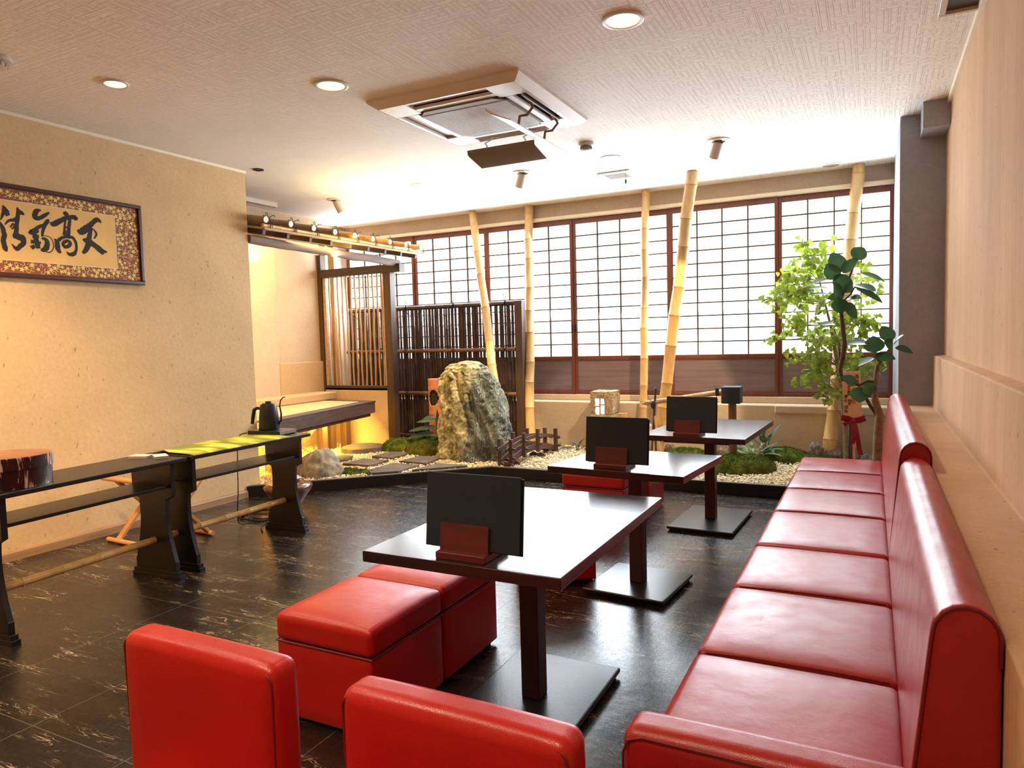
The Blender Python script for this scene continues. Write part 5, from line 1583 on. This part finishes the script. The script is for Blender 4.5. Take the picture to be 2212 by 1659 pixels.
FST = [[(0.042,0.316,0.034),(0.043,0.456,0.032),(0.055,0.631,0.03),(0.025,0.743,0.026),(0.018,0.848,0.018),(0.038,1.021,0.015),(0.054,1.047,0.014)],[(0.054,1.047,0.012),(0.023,1.108,0.008)],[(0.054,1.047,0.012),(0.091,1.107,0.009),(0.14,1.174,0.006)],[(0.045,0.622,0.014),(-0.006,0.699,0.013),(-0.045,0.777,0.012),(-0.093,0.856,0.008)],[(0.02,0.896,0.014),(-0.03,0.9,0.014),(-0.085,0.869,0.014),(-0.208,0.917,0.016),(-0.226,0.988,0.016),(-0.204,1.093,0.017),(-0.193,1.199,0.017),(-0.205,1.304,0.017),(-0.217,1.427,0.014),(-0.228,1.532,0.012),(-0.215,1.636,0.01),(-0.206,1.74,0.008)],[(-0.218,1.549,0.009),(-0.167,1.694,0.009),(-0.12,1.829,0.006)],[(-0.218,1.532,0.007),(-0.254,1.656,0.006)],[(-0.217,1.514,0.006),(-0.15,1.581,0.006),(-0.119,1.639,0.005)]]
KS = 5.62 / 6.15
FIC = [(a * KS, 1.3 + (b - 1.3) * KS, c * KS, 1.3 + (d - 1.3) * KS, e * KS) for a, b, c, d, e in FIC]
FST = [[(a * KS, 1.3 + (b - 1.3) * KS, r * KS) for a, b, r in q] for q in FST]
t = thing('rubber_plant', (.04, 5.62, 0), 'tall rubber plant with large dark round leaves behind the sofa back', 'plant')
rg = random.Random(21)
for nm, s_ in zip(['stem', 'branch', 'branch', 'branch', 'stem', 'branch', 'branch', 'branch'], FST):
    pts = [(x, 5.62 + .012 * math.sin(5 * z), z) for x, z, r in s_]
    if s_ is FST[0]: pts = [(.038, 5.62, .16)] + pts; rad = [.036] + [r for _, _, r in s_]
    else: rad = [r for _, _, r in s_]
    put(nm, MB().tube(pts, rad, 12), M['bark'] if s_ is FST[0] else M['rattan'], t, smooth=True)
m = MB(); ml = MB()
for k, (bx_, bz_, tx_, tz_, w_) in enumerate(FIC):
    dy0 = rg.uniform(-.04, .04); dy = rg.uniform(-.09, .09)
    if w_ > .1: nrm = (rg.uniform(-.3, .3), -1, rg.uniform(.0, .5))
    elif w_ < .06: nrm = (rg.uniform(-.2, .2), -.35, 1); dy = rg.uniform(-.12, .0)
    else: nrm = (rg.uniform(-.6, .6), -.9, .5)
    ww = w_ if w_ > .06 else w_ * 2.0
    y0 = 5.59 - .02 * (k % 3)
    leaf(m, (bx_, y0 + dy0, bz_), (tx_, y0 + dy, tz_), ww * 1.18, nrm, .10, .2, 10, heart=False)
    d = Vector((tx_ - bx_, dy - dy0, tz_ - bz_))
    nn = Vector(nrm); nn = (nn - d.normalized() * nn.dot(d.normalized())).normalized()
    b0 = Vector((bx_, y0 + dy0, bz_))
    ml.tube([b0 + d * u - nn * (.10 * d.length * u * u) + nn * .0012 for u in (0, .25, .5, .75, .95)], [.0022, .002, .0016, .001, .0006], 5)
put('pot', MB().lathe([(.001, 0), (.10, 0), (.13, .22), (.14, .225), (.14, .25), (.12, .25), (.115, .2), (.001, .19)], (.04, 5.62, 0), 32), M['vase'], t, smooth=True)
f_ = put('foliage', m, M['leaf_ficus'], t, smooth=True, angle=180)

# leafy tree (small pointed ivy-like leaves)
TCL = [(-0.546,2.077,0.058,8),(-0.346,2.041,0.067,12),(-0.454,1.952,0.106,35),(-0.363,1.847,0.087,30),(-0.564,1.841,0.115,45),(-0.714,1.812,0.067,14),(-0.611,1.745,0.125,50),(-0.733,1.702,0.077,20),(-0.81,1.606,0.058,12),(-0.695,1.64,0.096,30),(-0.546,1.632,0.106,30),(-0.592,1.545,0.115,30),(-0.762,1.523,0.058,8),(-0.363,1.535,0.077,22),(-0.229,1.431,0.077,18),(-0.097,1.474,0.087,14),(-0.114,1.349,0.106,35),(-0.002,1.374,0.067,14),(-0.639,1.367,0.096,22),(-0.518,1.353,0.106,24),(-0.344,1.288,0.096,28),(-0.481,1.242,0.087,26),(-0.686,1.298,0.058,8),(-0.772,1.26,0.048,7),(-0.84,1.221,0.029,4),(-0.272,1.208,0.096,22),(-0.114,1.224,0.077,12),(-0.399,1.151,0.096,20),(-0.453,1.043,0.106,30),(-0.38,1.062,0.058,16),(-0.658,1.095,0.058,9),(-0.668,1.014,0.029,3),(-0.139,1.059,0.087,18),(-0.218,0.962,0.087,18),(-0.095,0.99,0.087,16),(-0.435,0.933,0.096,18),(-0.546,0.893,0.077,10),(-0.583,0.852,0.038,4),(-0.509,0.822,0.038,4),(-0.398,0.833,0.067,12),(-0.362,0.734,0.058,9),(-0.28,0.744,0.048,7),(-0.325,0.654,0.038,4),(-0.026,0.932,0.077,14),(0.119,1.008,0.058,8),(-0.099,1.782,0.087,14),(0.03,1.707,0.058,6),(-0.073,1.856,0.048,4),(-0.055,1.607,0.087,10)]
TST = [(-0.198,0.216),(-0.208,0.449),(-0.236,0.745),(-0.272,0.992),(-0.304,1.189),(-0.327,1.337),(-0.372,1.535),(-0.417,1.734),(-0.472,1.933)]
t = thing('leafy_tree', (-.2, 6.85, .1), 'yellow green tree of small pointed leaves in front of the shoji window', 'tree')
spine = [Vector((x, 6.88, z)) for x, z in TST]; spine[0].z = .08
put('trunk', MB().tube(spine, [.022, .02, .018, .016, .014, .012, .009, .006, .003], 10), M['bark'], t, smooth=True)
put('trunk', MB().tube([p + Vector((.03 + .015 * math.sin(i * 2), .02, -.01)) for i, p in enumerate(spine[:6])], [.016, .014, .012, .011, .009, .005], 8), M['rattan'], t, smooth=True)
m = MB(); mb_ = MB(); ttw = 0
for (cx, cz, r, n) in TCL:
    cy = 6.85 + rg.uniform(-.16, .10)
    c = Vector((cx, cy, cz))
    # branch from the spine
    best = min(spine[1:], key=lambda p: (p - c).length + .9 * max(0, p.z - c.z + .05))
    mid = (best + c) / 2 + Vector((0, 0, .03))
    mb_.tube([best, mid, c], [.0045, .0035, .002], 6)
    for k in range(int(n * 1.15)):
        a = rg.uniform(0, 6.28); q = r * math.sqrt(rg.random())
        p = c + Vector((q * math.cos(a) * 1.05, rg.uniform(-.12, .12), q * math.sin(a)))
        if p.y > 7.02: p.y = 7.02
        if p.x > .10: p.x = .10 - rg.random() * .05
        L = rg.uniform(.038, .066); aa = rg.uniform(-.9, .9) - PI / 2 + .5 * (1 if p.x > c.x else -1)
        d = Vector((math.cos(aa), rg.uniform(-.5, .5), math.sin(aa) * .8 + rg.uniform(-.1, .5))).normalized()
        nrm = Vector((rg.uniform(-.8, .8), -1, rg.uniform(-.1, 1.0)))
        # five-point ivy outline
        nn = (nrm - d * nrm.dot(d)).normalized(); s_ = d.cross(nn)
        out = [(0, .0), (-.05, .30), (.22, .50), (.42, .30), (.70, .27), (1.0, 0), (.70, -.27), (.42, -.30), (.22, -.50), (-.05, -.30)]
        vs = [p + d * (L * u) + s_ * (L * v) + nn * (L * (.16 * abs(v) * 2 - .18 * u * u)) for u, v in out]
        vs.append(p + d * (L * .35)); b_ = len(vs) - 1
        m.add(vs, [(i, (i + 1) % 10, b_) for i in range(10)])
        if k % 4 == 0: mb_.tube([c + (p - c) * .1, p], [.0016, .001], 4)
put('foliage', m, M['leaf_y'], t)
put('twigs', mb_, M['bark'], t)

def clump(name, c, n, Lr, Wr, mat, lab, cat='plant', spread=1.0, up=.6, seed=1, grp=None, curl=.35, asp=None):
    rg = random.Random(seed); t = thing(name, c, lab, cat, grp)
    m = MB(); st = MB()
    for k in range(n):
        a = rg.uniform(0, 2 * PI) if asp is None else rg.gauss(asp[0], asp[1]); L = rg.uniform(*Lr)
        el = rg.uniform(.15, 1.1) * up
        d = Vector((math.cos(a) * spread, math.sin(a) * spread, 0)).normalized() * math.cos(el) + Vector((0, 0, math.sin(el)))
        b = Vector((rg.uniform(-.02, .02), rg.uniform(-.02, .02), 0))
        k0 = b + d * L * .45
        st.tube([b, k0], [.003, .002], 5)
        leaf(m, k0, b + d * L, rg.uniform(*Wr), (0, -.25, 1), curl, .25, 6)
    put('foliage', m, mat, t, local=True, smooth=True, angle=180); put('stalks', st, mat, t, local=True)
    return t
# fern-like plant left of the rock
t = thing('garden_plant', (-4.19, 6.48, .14), 'dark green plant with broad layered leaves on the moss, left of the standing rock', 'plant')
m = MB(); rg = random.Random(8)
for k, (dx, dz, L, w_) in enumerate([(-.05, .30, .24, .07), (-.05, .22, .33, .08), (-.06, .16, .34, .09), (-.04, .09, .37, .09), (.0, .12, .25, .06), (-.02, .36, .14, .05)]):
    b = Vector((.02, 0, .02)); k0 = Vector((dx, -.02 * k, dz)); tp = k0 + Vector((-L, rg.uniform(-.1, .05), rg.uniform(-.06, -.01)))
    leaf(m, k0, tp, w_, (0, -.7, 1), .10, .2, 8)
    m.tube([b, k0], .003, 5)
for k in range(3):
    x = -.02 + .035 * k; leaf(m, (x, .0, .05), (x + .03 * (k - 1), .0, .42 - .05 * k), .05, (0.2, -1, .1), .02, .3, 8)
put('foliage', m, M['leaf_fern'], t, local=True, smooth=True, angle=180)
m = MB()
for k in range(46):
    a = rg.uniform(.3, 2.8); L = rg.uniform(.06, .2); b = Vector((.10 + rg.uniform(-.04, .05), rg.uniform(-.05, .03), rg.uniform(.02, .22)))
    leaf(m, b, b + Vector((math.cos(a) * L * .6, rg.uniform(-.05, .05), math.sin(a) * L)), .016, (0, -1, .3), .1, .2, 4)
put('narrow_leaves', m, M['leaf_var'], t, local=True, smooth=True, angle=180)
clump('garden_plant', (-3.02, 6.93, .10), 26, (.10, .22), (.025, .04), M['leaf_fern'], 'small green plant behind the far end of the little bridge', seed=3)
clump('garden_plant', (-2.80, 6.95, .10), 9, (.12, .24), (.03, .045), M['leaf_fern'], 'tiny sprig of leaves left of the middle menu', seed=4, up=1.0)
clump('garden_plant', (-.98, 6.84, .13), 60, (.12, .30), (.02, .035), M['leaf_var'], 'pale variegated trailing plant behind the large moss mound', seed=5, up=.75)
clump('garden_plant', (-.88, 6.95, .20), 12, (.16, .30), (.035, .055), M['leaf_fern'], 'upright dark green leaves seen over the farthest table', seed=6, up=1.25)
clump('garden_plant', (-3.28, 6.62, .10), 16, (.10, .2), (.03, .05), M['leaf_fern'], 'green leaves between the little bridge and the standing rock', seed=9)

# ================================================================ GIFT SIGN
t = thing('gift_sign', (-.12, 6.0, .1), 'wooden congratulation sign with brushed writing, stuck in the garden before the trees', 'sign', rot=0)
sg = put('board', MB().box(-.2, -.072, 5.995, 6.003, .615, .981).xform(Matrix.Translation((-.136, 6, .8)) @ Matrix.Rotation(math.radians(-2.2), 4, 'Y') @ Matrix.Translation((.136, -6, -.8))), M['sign'], t, bevel=.001)
put('stick', MB().box(-.127, -.111, 6.003, 6.010, .08, .63), M['sign'], t)
def text(body, x, z, size, mat, parent, y=5.9935, col=True):
    cu = bpy.data.curves.new('writing', 'FONT'); cu.body = '\n'.join(body) if col else body
    cu.size = size; cu.align_x = 'CENTER'; cu.align_y = 'CENTER'; cu.space_line = 1.0; cu.extrude = .0002; cu.offset = size * .012
    o = bpy.data.objects.new('writing', cu); COL.objects.link(o)
    cu.materials.append(mat); o.parent = parent
    r = root_of(parent).location
    bpy.context.view_layer.update()
    me = bpy.data.meshes.new_from_object(o.evaluated_get(bpy.context.evaluated_depsgraph_get()))
    bpy.data.objects.remove(o); o = bpy.data.objects.new('writing', me); COL.objects.link(o); o.parent = parent
    if not me.materials: me.materials.append(mat)
    o.location = (x - r.x, y - r.y, z - r.z); o.rotation_euler = (PI / 2, math.radians(2.2), 0)
    return o
text('茶庭', -.102, .925, .034, M['ink'], sg)
text('創作菓匠', -.158, .835, .021, M['ink'], sg)
text('結喜', -.152, .745, .025, M['ink'], sg)
text('お祝', -.126, .770, .036, M['red_ink'], sg)
text('清水', -.180, .772, .031, M['ink'], sg)
text('成亮', -.176, .690, .031, M['ink'], sg)
# bow
t = thing('ribbon_bow', (-.125, 5.98, .60), 'dark red satin ribbon bow tied below the gift sign board', 'ribbon')
m = MB()
def ribbon(pts, wd, up):
    vs = []; pts = [Vector(p) for p in pts]
    for i, p in enumerate(pts):
        d = (pts[min(i + 1, len(pts) - 1)] - pts[max(i - 1, 0)]).normalized(); s_ = d.cross(Vector(up)); s_ = s_.normalized() * wd / 2
        vs += [p - s_, p + s_]
    m.add(vs, [(2 * i, 2 * i + 1, 2 * i + 3, 2 * i + 2) for i in range(len(pts) - 1)])
up = (0, 1, 0)
ribbon([(-.125, 5.985, .61), (-.16, 5.97, .628), (-.2, 5.975, .635), (-.203, 5.985, .62), (-.165, 5.99, .605), (-.125, 5.985, .608)], .030, up)
ribbon([(-.125, 5.985, .61), (-.09, 5.97, .62), (-.052, 5.975, .632), (-.046, 5.985, .618), (-.085, 5.99, .60), (-.125, 5.985, .608)], .030, up)
ribbon([(-.125, 5.98, .60), (-.16, 5.965, .59), (-.19, 5.97, .578), (-.17, 5.975, .565)], .026, up)
put('loops', m, M['ribbon'], t, smooth=True)
m = MB()
ribbon([(-.125, 5.985, .60), (-.128, 5.97, .54), (-.115, 5.96, .48), (-.13, 5.965, .43)], .028, up)
ribbon([(-.12, 5.985, .60), (-.105, 5.965, .54), (-.092, 5.96, .46), (-.083, 5.97, .39), (-.07, 5.96, .345)], .032, up)
put('tails', m, M['ribbon'], t, smooth=True)
put('knot', cushion(-.140, -.108, 5.968, 5.992, .588, .618, .009, 0), M['ribbon'], t, smooth=True)
